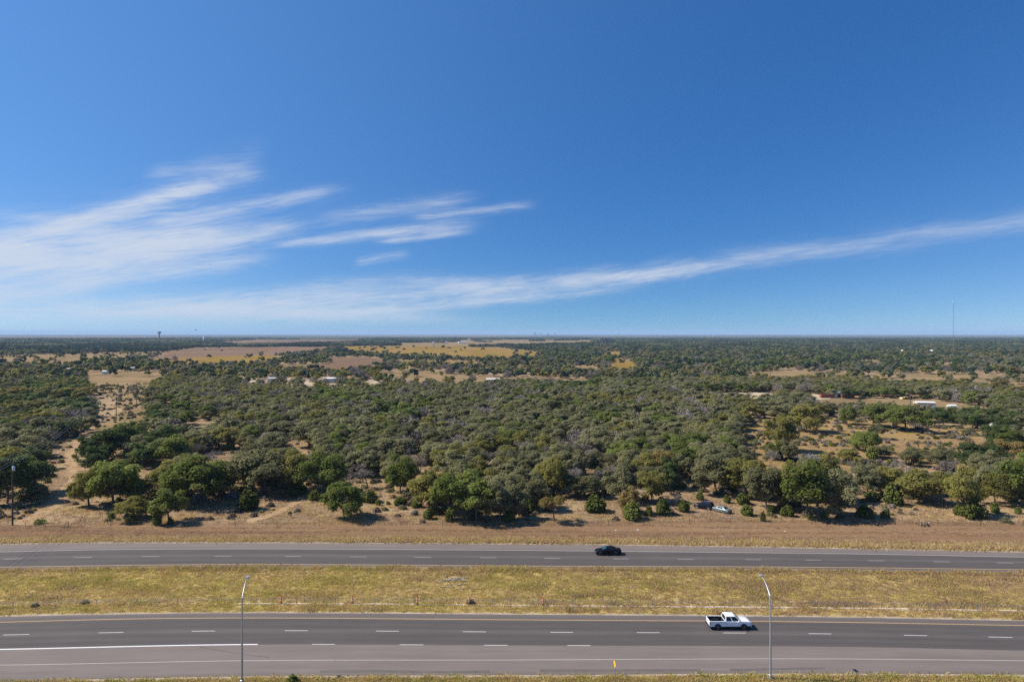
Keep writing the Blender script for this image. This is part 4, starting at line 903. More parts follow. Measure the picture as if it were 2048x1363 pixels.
def lerp(a, b, t): return a+(b-a)*t
def quad_at(q, u0, u1, v0, v1, out=0.012):
    """sub-rectangle of the bilinear quad q (bl, br, tr, tl), lifted outwards"""
    q = [np.array(p, float) for p in q]; n = np.cross(q[1]-q[0], q[3]-q[0]); n /= np.linalg.norm(n)
    f = lambda u, v: lerp(lerp(q[0], q[1], u), lerp(q[3], q[2], u), v)+n*out
    return [f(u0, v0), f(u1, v0), f(u1, v1), f(u0, v1)]
def ring(x, z0, z1, hw, top=None, k=0.12):
    """rounded body section in the y-z plane; top = half width at the upper edge"""
    t = hw if top is None else top; zm = z0+(z1-z0)*0.55
    pts = [(x, -hw+k, z0), (x, -hw, z0+k), (x, -hw, zm), (x, -t, z1-k*0.7), (x, -t+k, z1)]
    return pts+[(p[0], -p[1], p[2]) for p in pts[::-1]]
def wheel_set(root, xs, track, R, wdt, rim_mat):
    for x in xs:
        for sgn in (-1, 1):
            y = sgn*track
            t = MB(); hw = wdt/2
            t.lathe([(R*0.60, -hw), (R*0.92, -hw), (R, -hw*0.6), (R, hw*0.6), (R*0.92, hw), (R*0.60, hw), (R*0.60, -hw)], (0, 0, 0), 'Y', 22)
            wo_ = t.build('wheel', M_TYRE, root, 40); wo_.location = (x, y, R)
            r_ = MB(); fy = sgn*hw*0.75
            r_.lathe([(0.0, fy), (R*0.16, fy), (R*0.18, fy-sgn*0.02), (R*0.62, fy-sgn*0.05), (R*0.64, fy+sgn*0.01)], (0, 0, 0), 'Y', 20)
            for i in range(5):
                a = 2*math.pi*i/5; r_.tube((math.cos(a)*R*0.12, fy+sgn*0.01, math.sin(a)*R*0.12), (math.cos(a)*R*0.58, fy+sgn*0.01, math.sin(a)*R*0.58), R*0.09, R*0.07, 5)
            r_.build('rim', rim_mat, wo_, 40)
def arches(root, xs, hw, R, mat=None):
    for x in xs:
        for sgn in (-1, 1):
            a = MB(); n = 14; vs = []
            for i in range(n+1):
                t = -0.25+(math.pi+0.5)*i/n; vs.append((x+math.cos(t)*R, sgn*(hw+0.006), R*0.86+math.sin(t)*R))
            vs.append((x, sgn*(hw+0.006), R*0.45))
            bvs = [(p[0], p[1]-sgn*0.03, p[2]) for p in vs]; m_ = len(vs)
            a.add(vs+bvs, [tuple(range(m_)), tuple(range(2*m_-1, m_-1, -1))]+[(i, (i+1) % m_, m_+(i+1) % m_, m_+i) for i in range(m_)])
            a.build('wheel_arch', mat or M_BLKPLA, root)
def cabin(root, body_mat, bx0, bx1, tx0, tx1, z0, z1, bw, tw, side, glass=M_GLASS, wind=None, rear=True, pillar=None):
    """greenhouse: bottom from bx0 (rear) to bx1 (front); side = list of (u0,u1) windows"""
    L0, L1, T0, T1 = (bx0, bw, z0), (bx1, bw*0.97, z0), (tx0, tw, z1), (tx1, tw*0.97, z1)
    mir = lambda p: (p[0], -p[1], p[2])
    g = MB(); cr = 0.05
    rings = []
    for x, w_, z in ((0, 0, 0),): pass
    top_c = [(tx0+0.08, tw*0.86, z1+0.045), (tx1-0.08, tw*0.84, z1+0.045)]
    vs = [L0, L1, mir(L1), mir(L0), T0, T1, mir(T1), mir(T0), top_c[0], top_c[1], mir(top_c[1]), mir(top_c[0])]
    g.add(vs, [(0, 1, 2, 3), (0, 4, 5, 1), (2, 6, 7, 3), (1, 5, 6, 2), (3, 7, 4, 0), (4, 8, 9, 5), (6, 10, 11, 7), (5, 9, 10, 6), (7, 11, 8, 4), (8, 11, 10, 9)])
    g.build('cab', body_mat, root, 30)
    for sgn in (1, -1):
        q = [L0, L1, T1, T0] if sgn == -1 else None
        bl, br, tr_, tl = [(p[0], p[1]*sgn, p[2]) for p in (L0, L1, T1, T0)]
        quad = (br, bl, tl, tr_) if sgn == 1 else (bl, br, tr_, tl)
        for u0, u1 in side:
            a, b = (1-u1, 1-u0) if sgn == 1 else (u0, u1)
            pts = quad_at(quad, a, b, 0.10, 0.88); mb = MB(); mb.add(pts+[tuple(np.array(p)-np.array((0, sgn*0.02, 0))) for p in pts], [(0, 1, 2, 3), (7, 6, 5, 4), (0, 4, 5, 1), (1, 5, 6, 2), (2, 6, 7, 3), (3, 7, 4, 0)])
            mb.build('side_window', glass, root)
    fr = (L1, mir(L1), mir(T1), T1); fr = (mir(L1), L1, T1, mir(T1))
    pts = quad_at(fr, 0.06, 0.94, 0.06, 0.92); mb = MB(); mb.add(pts+[tuple(np.array(p)-np.array((0.02, 0, 0.01))) for p in pts], [(0, 1, 2, 3), (7, 6, 5, 4), (0, 4, 5, 1), (1, 5, 6, 2), (2, 6, 7, 3), (3, 7, 4, 0)]); mb.build('windscreen', wind or glass, root)
    if rear:
        rr = (L0, mir(L0), mir(T0), T0)
        pts = quad_at(rr, 0.10, 0.90, 0.12, 0.88); mb = MB(); mb.add(pts+[tuple(np.array(p)+np.array((0.02, 0, -0.01))) for p in pts], [(0, 1, 2, 3), (7, 6, 5, 4), (0, 4, 5, 1), (1, 5, 6, 2), (2, 6, 7, 3), (3, 7, 4, 0)]); mb.build('rear_window', glass, root)
def panel(root, name, mat, x0, x1, z0, z1, hw, sgn, d=0.01):
    mb = MB(); mb.box(((x0+x1)/2, sgn*(hw+d/2-0.004), (z0+z1)/2), (x1-x0, d+0.008, z1-z0)); return mb.build(name, mat, root)

def pickup(loc, rz):
    r = empty('pickup_truck', loc, rz)
    tag(r, 'white four-door pickup truck with empty bed driving on the near carriageway', 'pickup truck')
    hw = 1.0
    b = MB(); b.loft([ring(-0.80, 0.50, 1.24, hw, 0.97, 0.06), ring(0.9, 0.50, 1.24, hw, 0.97, 0.06), ring(1.15, 0.50, 1.27, hw, 0.95, 0.08), ring(1.7, 0.50, 1.27, hw, 0.95, 0.08), ring(2.45, 0.52, 1.22, 1.0, 0.94, 0.09), ring(2.76, 0.54, 1.16, 0.98, 0.92, 0.10), ring(2.87, 0.58, 1.05, 0.95, 0.90, 0.10)])
    body = b.build('body', M_WPAINT, r, 35)
    bed = MB()
    for sgn in (-1, 1): bed.box((-1.86, sgn*(hw-0.055), 0.88), (2.12, 0.11, 0.74))
    bed.box((-1.86, 0, 0.57), (2.12, 1.78, 0.10)); bed.build('bed', M_WPAINT, r)
    ln = MB(); ln.box((-1.86, 0, 0.632), (2.08, 1.76, 0.02))
    for sgn in (-1, 1): ln.box((-1.86, sgn*0.878, 0.92), (2.08, 0.016, 0.56)); ln.box((-1.75, sgn*0.77, 0.76), (0.95, 0.2, 0.24))
    ln.box((-0.812, 0, 0.92), (0.02, 1.76, 0.56)); ln.build('bed_liner', M_BLKPLA, r)
    tg = MB(); tg.box((-2.94, 0, 0.87), (0.07, 1.98, 0.68)); t_ = tg.build('tailgate', M_WPAINT, r)
    hd = MB(); hd.box((-2.982, 0, 1.03), (0.02, 0.32, 0.09)); hd.build('handle', M_BLKPLA, t_)
    cabin(r, M_WPAINT, -0.79, 1.55, -0.66, 0.70, 1.24, 1.88, 0.96, 0.76, [(0.07, 0.40), (0.47, 0.90)])
    for sgn in (-1, 1):
        for x0, x1 in ((-0.72, 0.14), (0.18, 1.16)):
            d = panel(r, 'door', M_WPAINT, x0, x1, 0.56, 1.14, hw, sgn, 0.012)
            h_ = MB(); h_.box((x0+0.16, sgn*(hw+0.022), 1.04), (0.2, 0.03, 0.05)); h_.build('handle', M_CHROME, d)
        mr = MB(); mr.box((1.08, sgn*1.13, 1.30), (0.12, 0.26, 0.22)); mr.build('mirror', M_WPAINT, r)
        tl = MB(); tl.box((-2.94, sgn*0.93, 0.92), (0.11, 0.165, 0.44)); tl.build('taillight', M_RED, r)
        hl = MB(); hl.box((2.80, sgn*0.78, 0.95), (0.14, 0.30, 0.20)); hl.build('headlight', M_LENS, r)
    gr = MB(); gr.box((2.875, 0, 0.80), (0.06, 1.15, 0.32)); gr.build('grille', M_BLKPLA, r)
    fb = MB(); fb.box((2.90, 0, 0.54), (0.16, 1.86, 0.20)); fb.build('front_bumper', M_CHROME, r)
    rb = MB(); rb.box((-3.02, 0, 0.50), (0.16, 1.88, 0.17)); rb.build('rear_bumper', M_BLKPLA, r)
    ch = MB(); ch.box((-0.1, 0, 0.42), (5.2, 0.9, 0.16)); ch.tube((-1.83, -0.8, 0.40), (-1.83, 0.8, 0.40), 0.08, None, 8); ch.tube((1.83, -0.8, 0.40), (1.83, 0.8, 0.40), 0.08, None, 8); ch.build('chassis', M_BLKPLA, r)
    arches(r, (-1.83, 1.83), hw, 0.50); wheel_set(r, (-1.83, 1.83), 0.88, 0.43, 0.28, M_BRONZE)
    return r
def sedan(name, label, cat, loc, rz, paint, kind='sedan', rim=M_RIM, wind=None):
    r = empty(name, loc, rz); tag(r, label, cat)
    hw = 0.93
    b = MB()
    if kind == 'sedan':
        b.loft([ring(-2.42, 0.42, 0.92, 0.78, 0.74, 0.12), ring(-2.28, 0.30, 1.02, 0.88, 0.80, 0.12), ring(-1.5, 0.24, 1.05, hw, 0.86, 0.12), ring(0.9, 0.22, 1.0, hw, 0.88, 0.12), ring(1.6, 0.24, 0.96, hw, 0.84, 0.14), ring(2.25, 0.28, 0.84, 0.88, 0.76, 0.14), ring(2.44, 0.36, 0.70, 0.78, 0.70, 0.12)])
        body = b.build('body', paint, r, 40)
        cabin(r, paint, -1.75, 1.12, -0.92, 0.28, 0.99, 1.40, 0.84, 0.60, [(0.20, 0.50), (0.54, 0.86)], wind=wind)
        xs, R, zt = (-1.42, 1.45), 0.34, 0.80
    else:
        b.loft([ring(-2.30, 0.48, 1.00, 0.86, 0.82, 0.1), ring(-2.2, 0.40, 1.10, 0.92, 0.86, 0.1), ring(-1.4, 0.36, 1.12, 0.95, 0.9, 0.1), ring(0.9, 0.36, 1.10, 0.95, 0.9, 0.1), ring(1.6, 0.38, 1.06, 0.94, 0.86, 0.12), ring(2.15, 0.42, 0.96, 0.90, 0.80, 0.13), ring(2.32, 0.5, 0.84, 0.82, 0.74, 0.1)])
        body = b.build('body', paint, r, 40)
        cabin(r, paint, -2.18, 1.15, -1.90, 0.38, 1.09, 1.68, 0.88, 0.70, [(0.06, 0.30), (0.33, 0.60), (0.63, 0.92)])
        xs, R, zt = (-1.38, 1.42), 0.37, 0.95
        for sgn in (-1, 1):
            rk = MB(); rk.tube((-1.7, sgn*0.62, 1.76), (0.2, sgn*0.62, 1.76), 0.025); rk.build('roof_rail', M_CHROME, r)
    for sgn in (-1, 1):
        for x0, x1 in ((-0.98, -0.02), (0.02, 1.0)):
            d = panel(r, 'door', paint, x0, x1, 0.36, zt+0.08, hw+(0.02 if kind != 'sedan' else 0), sgn, 0.008)
            h_ = MB(); h_.box((x0+0.16, sgn*(hw+0.025), zt), (0.18, 0.03, 0.04)); h_.build('handle', paint, d)
        mr = MB(); mr.box((0.92, sgn*1.02, zt+0.24), (0.12, 0.2, 0.14)); mr.build('mirror', paint, r)
        hl = MB(); hl.box((2.30 if kind == 'sedan' else 2.22, sgn*0.62, 0.62 if kind == 'sedan' else 0.78), (0.22, 0.26, 0.12)); hl.build('headlight', M_LENS, r)
        tl = MB(); tl.box((-2.36 if kind == 'sedan' else -2.25, sgn*0.64, 0.84 if kind == 'sedan' else 0.95), (0.14, 0.24, 0.14)); tl.build('taillight', M_RED, r)
    fb = MB(); fb.box((2.36 if kind == 'sedan' else 2.26, 0, 0.38+0.06*(kind != 'sedan')), (0.2, 1.5, 0.16)); fb.build('front_bumper', M_BLKPLA if paint is not M_SILVER else paint, r)
    rb = MB(); rb.box((-2.36 if kind == 'sedan' else -2.26, 0, 0.48), (0.2, 1.55, 0.18)); rb.build('rear_bumper', paint, r)
    ch = MB(); ch.box((0, 0, 0.25+0.08*(kind != 'sedan')), (4.0, 1.3, 0.14)); ch.build('underbody', M_BLKPLA, r)
    arches(r, xs, hw+(0.02 if kind != 'sedan' else 0), R*1.2); wheel_set(r, xs, hw-0.05, R, 0.22, rim)
    return r
pk = P(1458, 1254.5); pickup((pk[0], pk[1]+0.1, 0.036), 0.0)
ck_ = P(1216, 1107.5); sedan('sedan', 'black sedan driving on the far carriageway with teal windscreen', 'car', (ck_[0], ck_[1], 0.036), math.pi, M_BLKPAINT, rim=M_DARKRIM, wind=M_TEALGLASS)
c1 = P(1408, 1016.5); sedan('parked_suv', 'dark navy sport utility vehicle parked on dry grass beside a silver sedan', 'car', (c1[0], c1[1], 0.0), math.radians(143), M_NAVY, kind='suv')
c2_ = P(1442, 1023.0); sedan('parked_sedan', 'silver sedan parked on dry grass beside a dark navy vehicle', 'car', (c2_[0], c2_[1], 0.0), math.radians(128), M_SILVER)

# ------------------------------------------------------------------ street lamps
M_GALV = plain('galvanised_steel', (0.40, 0.42, 0.45), 0.45, 0.55, var=0.12, scale=1.5)
def lamp_post(base, zt, dx, dy, zend, label):
    r = empty('street_lamp', base); tag(r, label, 'street lamp', 'highway lamp posts')
    f = MB(); f.lathe([(0.30, 0.0), (0.30, 0.14), (0.22, 0.16), (0.22, 0.55), (0.16, 0.60)], (0, 0, 0), 'Z', 8); f.build('base', M_GALV, r)
    p = MB(); n = 8
    for k in range(n): p.tube((0, 0, 0.4+(zt-0.4)*k/n), (0, 0, 0.4+(zt-0.4)*(k+1)/n), lerp(0.135, 0.085, k/n), lerp(0.135, 0.085, (k+1)/n), 14, caps=(k in (0, n-1)))
    p.build('pole', M_GALV, r, 50)
    a = MB(); rise = zend-zt; pts = []
    for k in range(9):
        t = k/8; pts.append((dx*t, dy*t, zt-0.25+(rise+0.25)*(1-(1-t)**1.7)))
    for k in range(8): a.tube(pts[k], pts[k+1], lerp(0.075, 0.04, k/8), lerp(0.075, 0.04, (k+1)/8), 10, caps=True)
    a.tube((dx*0.02, dy*0.02, zt-1.0), (dx*0.33, dy*0.33, pts[3][2]-0.12), 0.035, 0.03, 8)
    a.build('arm', M_GALV, r, 50)
    u = Vector((dx, dy, 0)).normalized(); h_ = MB(); e = Vector(pts[-1])
    ang = math.atan2(u.y, u.x)
    h_.box(e+u*0.34+Vector((0, 0, 0.02)), (0.72, 0.36, 0.11), ang); h_.box(e+u*0.12+Vector((0, 0, 0.07)), (0.34, 0.26, 0.10), ang)
    lm = h_.build('luminaire', M_GALV, r)
    g = MB(); g.box(e+u*0.42+Vector((0, 0, -0.05)), (0.44, 0.28, 0.04), ang); g.build('lens', M_LENS, lm)
lb = P(1541, 1357); lamp_post((lb[0], lb[1], 0.0), 10.15, 0.0, 2.9, 11.4, 'grey street lamp on near verge just right of the white pickup')
lb = P(484, 1368); lamp_post((lb[0], lb[1], 0.0), 10.35, -0.45, 2.7, 11.7, 'grey street lamp beside the end of the wide white line')

# ------------------------------------------------------------------ near verge: warning sign, green shrub
M_SIGNY = plain('yellow_sign_sheet', (0.72, 0.40, 0.015), 0.45, var=0.08)
M_ALU = plain('sign_back', (0.45, 0.46, 0.47), 0.5, 0.4)
sg = P(1230, 1372); r = empty('road_sign', (sg[0], sg[1], 0.0), math.radians(7)); tag(r, 'yellow diamond warning sign seen nearly edge-on at the near road edge', 'road sign')
m_ = MB(); m_.tube((0, 0, -0.1), (0, 0, 3.25), 0.035, None, 8); m_.build('post', M_GALV, r)
for nm, xo, mt in (('sign_face', -0.048, M_SIGNY), ('sign_backing', -0.042, M_ALU)):
    m_ = MB(); t_ = 0.006; vs = [(xo, 0, 2.19), (xo, 0.52, 2.71), (xo, 0, 3.23), (xo, -0.52, 2.71)]
    m_.add(vs+[(v[0]+t_, v[1], v[2]) for v in vs], [(0, 1, 2, 3), (7, 6, 5, 4), (0, 4, 5, 1), (1, 5, 6, 2), (2, 6, 7, 3), (3, 7, 4, 0)]); m_.build(nm, mt, r)
def shrub(px, py, w_, h_, col, label, group=None):
    p = P(px, py); k = F/p[1]; r = empty('shrub', (p[0], p[1], 0)); tag(r, label, 'shrub', group)
    V = brush_shape(int(px)+9000, w_/k/2, h_/k, 240); link('foliage', quad_mesh('foliage', V), r, col)
    st = MB(); st.tube((0, 0, -0.05), (0, 0, h_/k*0.6), 0.03, 0.01, 5); st.build('stem', M_BARK, r)
shrub(585, 1363, 22, 15, LEAF['green'], 'small bright green shrub on the near verge')
shrub(70, 1212, 15, 6, LEAF['greygreen'], 'low grey-green clump by the barrier posts at the left')
shrub(170, 1206, 16, 6, LEAF['greygreen'], 'grey-green clump beside the barrier, right of another clump')
shrub(940, 1206, 18, 9, GRASS['brown'], 'brown dead clump around an orange marker post in the median')
shrub(80, 1047, 24, 12, LEAF['green'], 'green clump beside the foot of the tall utility pole')
shrub(845, 1045, 14, 8, M_BRUSH, 'small brown clump on the verge below the dense grove')
shrub(2012, 1045, 26, 12, LEAF['greygreen'], 'grey-green low shrub at the verge edge, far right')
shrub(1845, 1050, 24, 10, M_BRUSH, 'brown low shrub on the verge below the olive oak at right')

# ------------------------------------------------------------------ cable barrier and orange markers in the median
r = empty('cable_barrier', (0, float(mow(0.0)), 0.0)); tag(r, 'steel cable barrier with thin posts along the concrete strip in the median', 'barrier')
y0_ = float(mow(0.0))
pm_ = MB(); pm_.box((0, 0, 0.5), (0.075, 0.055, 1.0)); PM = pm_.mesh('post'); PM.materials.append(M_GALV)
x = P(37, 1209)[0]-6.1*8
bx = []
while x < 110:
    o = bpy.data.objects.new('post', PM); COL.objects.link(o); o.parent = r; o.location = (x, float(mow(x))-y0_, 0.0); o.rotation_euler = (random.uniform(-.03, .03), random.uniform(-.03, .03), 0); bx.append(x); x += 6.1
for z in (0.55, 0.68, 0.82, 0.95):
    cb = MB()
    for a, b_ in zip(bx[:-1], bx[1:]): cb.tube((a, float(mow(a))-y0_, z), (b_, float(mow(b_))-y0_, z), 0.012, None, 4, caps=False)
    cb.build('cable', M_GALV, r)
M_ORANGE = plain('orange_plastic', (0.62, 0.10, 0.025), 0.5, var=0.15)
M_REFL = plain('white_reflective_band', (0.75, 0.72, 0.68), 0.4)
MK = [(562, 1206.0, 'orange marker post nearest the left street lamp'), (704, 1206.2, 'orange banded marker post on the barrier strip above the wide bare stretch'), (834, 1208.5, 'orange marker post left of the grey rock patch'),
      (938, 1208.8, 'orange marker post half hidden in a brown clump below the rock patch'), (1086, 1210.5, 'orange marker post right of the rock patch, last one before the pickup')]
root0 = None
for px_, py_, lab in MK:
    p = P(px_, py_)
    if root0 is None:
        root0 = empty('channelizer_post', (p[0], p[1], 0.03)); b_ = MB(); b_.lathe([(0.0, 0.0), (0.27, 0.0), (0.27, 0.06), (0.10, 0.14)], (0, 0, 0), 'Z', 12); b_.build('base', M_BLKPLA, root0, 40)
        b_ = MB(); b_.lathe([(0.10, 0.10), (0.085, 1.10), (0.04, 1.16), (0.04, 1.30), (0.0, 1.30)], (0, 0, 0), 'Z', 12); b_.build('tube', M_ORANGE, root0, 40)
        for z in (0.46, 0.82):
            b_ = MB(); b_.lathe([(0.1, z), (0.106, z), (0.103, z+0.13), (0.09, z+0.13)], (0, 0, 0), 'Z', 12); b_.build('band', M_REFL, root0, 40)
        o = root0
    else: o = copy_tree(root0); o.location = (p[0], p[1], 0.03)
    o.rotation_euler = (random.uniform(-.05, .05), random.uniform(-.05, .05), random.uniform(0, 6)); tag(o, lab, 'marker post', 'orange marker posts along the barrier')
# rock riprap round a drain in the median
M_ROCK = ground_mat('grey_rock', [(0.23, 0.215, 0.195), (0.29, 0.265, 0.235), (0.19, 0.175, 0.155), (0.32, 0.29, 0.25)], (0.5, 1.2, 4), 0.3)
pr = P(905, 1164); mb = MB()
for i in range(150):
    a = random.uniform(0, 6.283); rr = 0.45+abs(random.gauss(0, 0.42)); x = pr[0]+math.cos(a)*rr*2.1; y = pr[1]+math.sin(a)*rr*2.6-0.5; s = random.uniform(.10, .28)
    if math.sin(a) < -0.2 and random.random() < .75 or vnoise(np.array([x*1.3]), np.array([y*1.1]))[0] < .45: continue
    vs = [(x+random.uniform(.6, 1)*s*dx, y+random.uniform(.6, 1)*s*dy, 0.03+(s*random.uniform(.5, .9) if dz else -0.1)) for dz in (0, 1) for dx, dy in ((-1, -1), (1, -1), (1, 1), (-1, 1))]
    mb.add(vs, [(4, 5, 6, 7), (0, 1, 5, 4), (1, 2, 6, 5), (2, 3, 7, 6), (3, 0, 4, 7)])
tag(mb.build('riprap', M_ROCK), kind='stuff')

# ------------------------------------------------------------------ power line along the dirt track
M_POLE = plain('creosoted_wood', (0.075, 0.052, 0.040), 0.9, var=0.3, scale=1.2)
M_WIRE = plain('aluminium_wire', (0.30, 0.30, 0.31), 0.4, 0.6)
M_XFMR = plain('grey_transformer_paint', (0.48, 0.56, 0.60), 0.4)
PL = [(P(25, 1050), 14.6), (P(162, 889), 13.0), (P(232.5, 839), 12.5), (P(273.5, 815), 12.5)]
d0 = np.array((0.27, -1.0, 0.0)); d0 /= np.linalg.norm(d0); PL = [(PL[0][0]+d0*100, 14.0)]+PL
labs = ['', 'tall dark utility pole with transformer at the left edge of the verge', 'utility pole among dark oaks at the bend of the dirt track', 'utility pole in dry pasture, lower of the two', 'utility pole standing highest in the dry pasture behind the others']
along = Vector((-0.45, 0.9, 0)).normalized(); across = Vector((along.y, -along.x, 0)); heads = []
for i, (p, h_) in enumerate(PL):
    r = empty('utility_pole', (p[0], p[1], 0)); tag(r, labs[i] or 'utility pole of the same line on the near side of the highway', 'utility pole', 'poles of the power line along the dirt track')
    m_ = MB(); m_.tube((0, 0, -0.3), (0, 0, h_), 0.20, 0.12, 10); m_.build('pole', M_POLE, r, 50)
    ar = MB(); q0, q1 = -across*2.0, across*2.0; z = h_-0.35
    ar.tube((q0.x, q0.y, z), (q1.x, q1.y, z), 0.075, None, 4); ca = ar.build('crossarm', M_POLE, r)
    hs_ = []
    for t in (-1.9, -0.7, 0.9, 1.9):
        q = across*t; ins = MB(); ins.lathe([(0.05, 0), (0.07, 0.08), (0.04, 0.16), (0.06, 0.24), (0, 0.27)], (q.x, q.y, z+0.07), 'Z', 8); ins.build('insulator', M_LENS, ca); hs_.append(Vector((p[0]+q.x, p[1]+q.y, z+0.34)))
    heads.append(hs_)
    if i == 1:
        tf = MB(); c = -across*0.0+Vector((0.36, -0.15, 0)); tf.lathe([(0.0, 0), (0.26, 0.0), (0.28, 0.05), (0.28, 0.85), (0.2, 0.95), (0, 0.97)], (c.x, c.y, h_-2.6), 'Z', 14); tf.build('transformer', M_XFMR, r, 40)
for k in range(4):
    mb = MB()
    for a, b_ in zip(heads[:-1], heads[1:]):
        pts = []
        for t in np.linspace(0, 1, 15):
            q = a[k].lerp(b_[k], t); q.z -= 4*1.3*t*(1-t)*(a[k]-b_[k]).length/100; pts.append(q)
        mb.poly(pts, 0.018, 4)
    o = mb.build('power_line', M_WIRE); tag(o, ['leftmost wire of the power line strung over the dirt track', 'second wire from left on the power line', 'third wire from left on the power line', 'rightmost wire of the power line strung over the dirt track'][k], 'wire', 'wires of the power line')
def lone_pole(px, py, h_, label):
    p = P(px, py); r = empty('utility_pole', (p[0], p[1], 0)); tag(r, label, 'utility pole')
    m_ = MB(); m_.tube((0, 0, -0.3), (0, 0, h_), 0.2, 0.14, 8); m_.build('pole', M_POLE, r)
    ar = MB(); ar.box((0, 0, h_-0.5), (2.4, 0.16, 0.16), 0.3); ar.build('crossarm', M_POLE, r)
lone_pole(1821, 810, 7.5, 'short utility pole before the yellow earthmover in the dry yard')
lone_pole(1541, 766, 10.5, 'distant utility pole among tan patches right of centre')
lone_pole(1887, 826, 3.6, 'short wooden post in the yard right of the tan metal shed')

# right-of-way fence at the wood's foot
r = empty('wire_fence', (0, float(wood_front(0.0)), 0)); tag(r, 'thin wire fence with dark posts along the foot of the wood', 'fence'); y0_ = float(wood_front(0.0))
tp = MB(); tp.tube((0, 0, -0.1), (0, 0, 1.35), 0.05, 0.045, 5); TP = tp.mesh('post'); TP.materials.append(M_POLE); bx = list(np.arange(-150, 151, 9.0))
for x in bx:
    o = bpy.data.objects.new('post', TP); COL.objects.link(o); o.parent = r; o.location = (x, float(wood_front(x))-y0_, 0); o.rotation_euler = (random.uniform(-.05, .05), random.uniform(-.05, .05), 0)
for z in (0.35, 0.65, 0.95, 1.25):
    wv = MB()
    for a, b_ in zip(bx[:-1], bx[1:]): wv.tube((a, float(wood_front(a))-y0_, z), (b_, float(wood_front(b_))-y0_, z), 0.006, None, 3, caps=False)
    wv.build('wire', M_WIRE, r)
# scraps of litter
M_LIT = plain('white_litter', (0.75, 0.74, 0.72), 0.7)
for px_, py_, s, lab in ((1232, 1060.5, 0.22, 'pale scrap of litter on the verge above the black sedan'), (1276, 1059.5, 0.26, 'long pale scrap of litter on the verge right of another above the black sedan'), (1444, 1073, 0.16, 'small white scrap on the verge below the parked cars'), (668, 1320.6, 0.12, 'white scrap lying on the road edge line'), (1683, 1047, 0.2, 'white scrap at the foot of the tall grove'), (1570, 1063, 0.18, 'pale scrap on the brown verge right of the parked cars'), (1858, 1045, 0.2, 'white scrap before the olive oak at right')):
    p = P(px_, py_); mb = MB(); mb.add([(p[0]-s, p[1]-s*0.6, 0.05), (p[0]+s, p[1]-s*0.4, 0.06), (p[0]+s*0.8, p[1]+s*0.5, 0.12), (p[0]-s*0.7, p[1]+s*0.6, 0.10), (p[0], p[1], 0.22)], [(0, 1, 4), (1, 2, 4), (2, 3, 4), (3, 0, 4), (3, 2, 1, 0)])
    tag(mb.build('litter_scrap', M_LIT), lab, 'litter', 'litter along the highway')
# grey brush pile and pale fallen wood
def heap(px, py, wpx, hm, n, mat, name, label, L=(1.5, 4.0), seed=1):
    p = P(px, py); k = F/p[1]; g = random.Random(seed); R_ = wpx/k/2; r = empty(name, (p[0], p[1], 0)); tag(r, label, 'brush pile' if 'pile' in name else 'dead tree')
    for j in range(6):
        mb = MB()
        for i in range(n//6):
            a = g.uniform(0, 6.28); rr = R_*math.sqrt(g.random())*0.85; c = Vector((math.cos(a)*rr, math.sin(a)*rr*0.6, g.uniform(0.05, hm*(1-rr/R_*0.8)))); d = Vector((g.gauss(0, 1), g.gauss(0, 1), g.gauss(0, .35))).normalized()*g.uniform(*L)*0.5
            q0, q1 = c-d, c+d; q0.z = max(0.02, q0.z); q1.z = max(0.02, q1.z); mb.tube(q0, q1, g.uniform(.05, .12), .03, 4, caps=False)
        mb.build('branches', mat, r)
heap(1612, 918, 62, 1.7, 150, plain('grey_brush_wood', (0.27, 0.255, 0.24), 0.95, var=0.3), 'brush_pile', 'wide pile of grey cut branches in the clearing behind the tall grove', seed=3)
heap(1296, 985, 20, 2.6, 24, M_PALEBARK, 'fallen_tree', 'pale broken tree limbs bleached white inside the wood', (2.0, 5.0), 4)
heap(1765, 880, 26, 1.2, 60, plain('grey_brush_wood_two', (0.24, 0.22, 0.21), 0.95, var=0.3), 'brush_pile', 'smaller heap of grey branches beside the dark juniper in the clearing', seed=5)
heap(1352, 900, 12, 2.2, 14, M_PALEBARK, 'fallen_tree', 'pale leaning snag beside a green thicket deeper in the wood', (2, 4), 6)

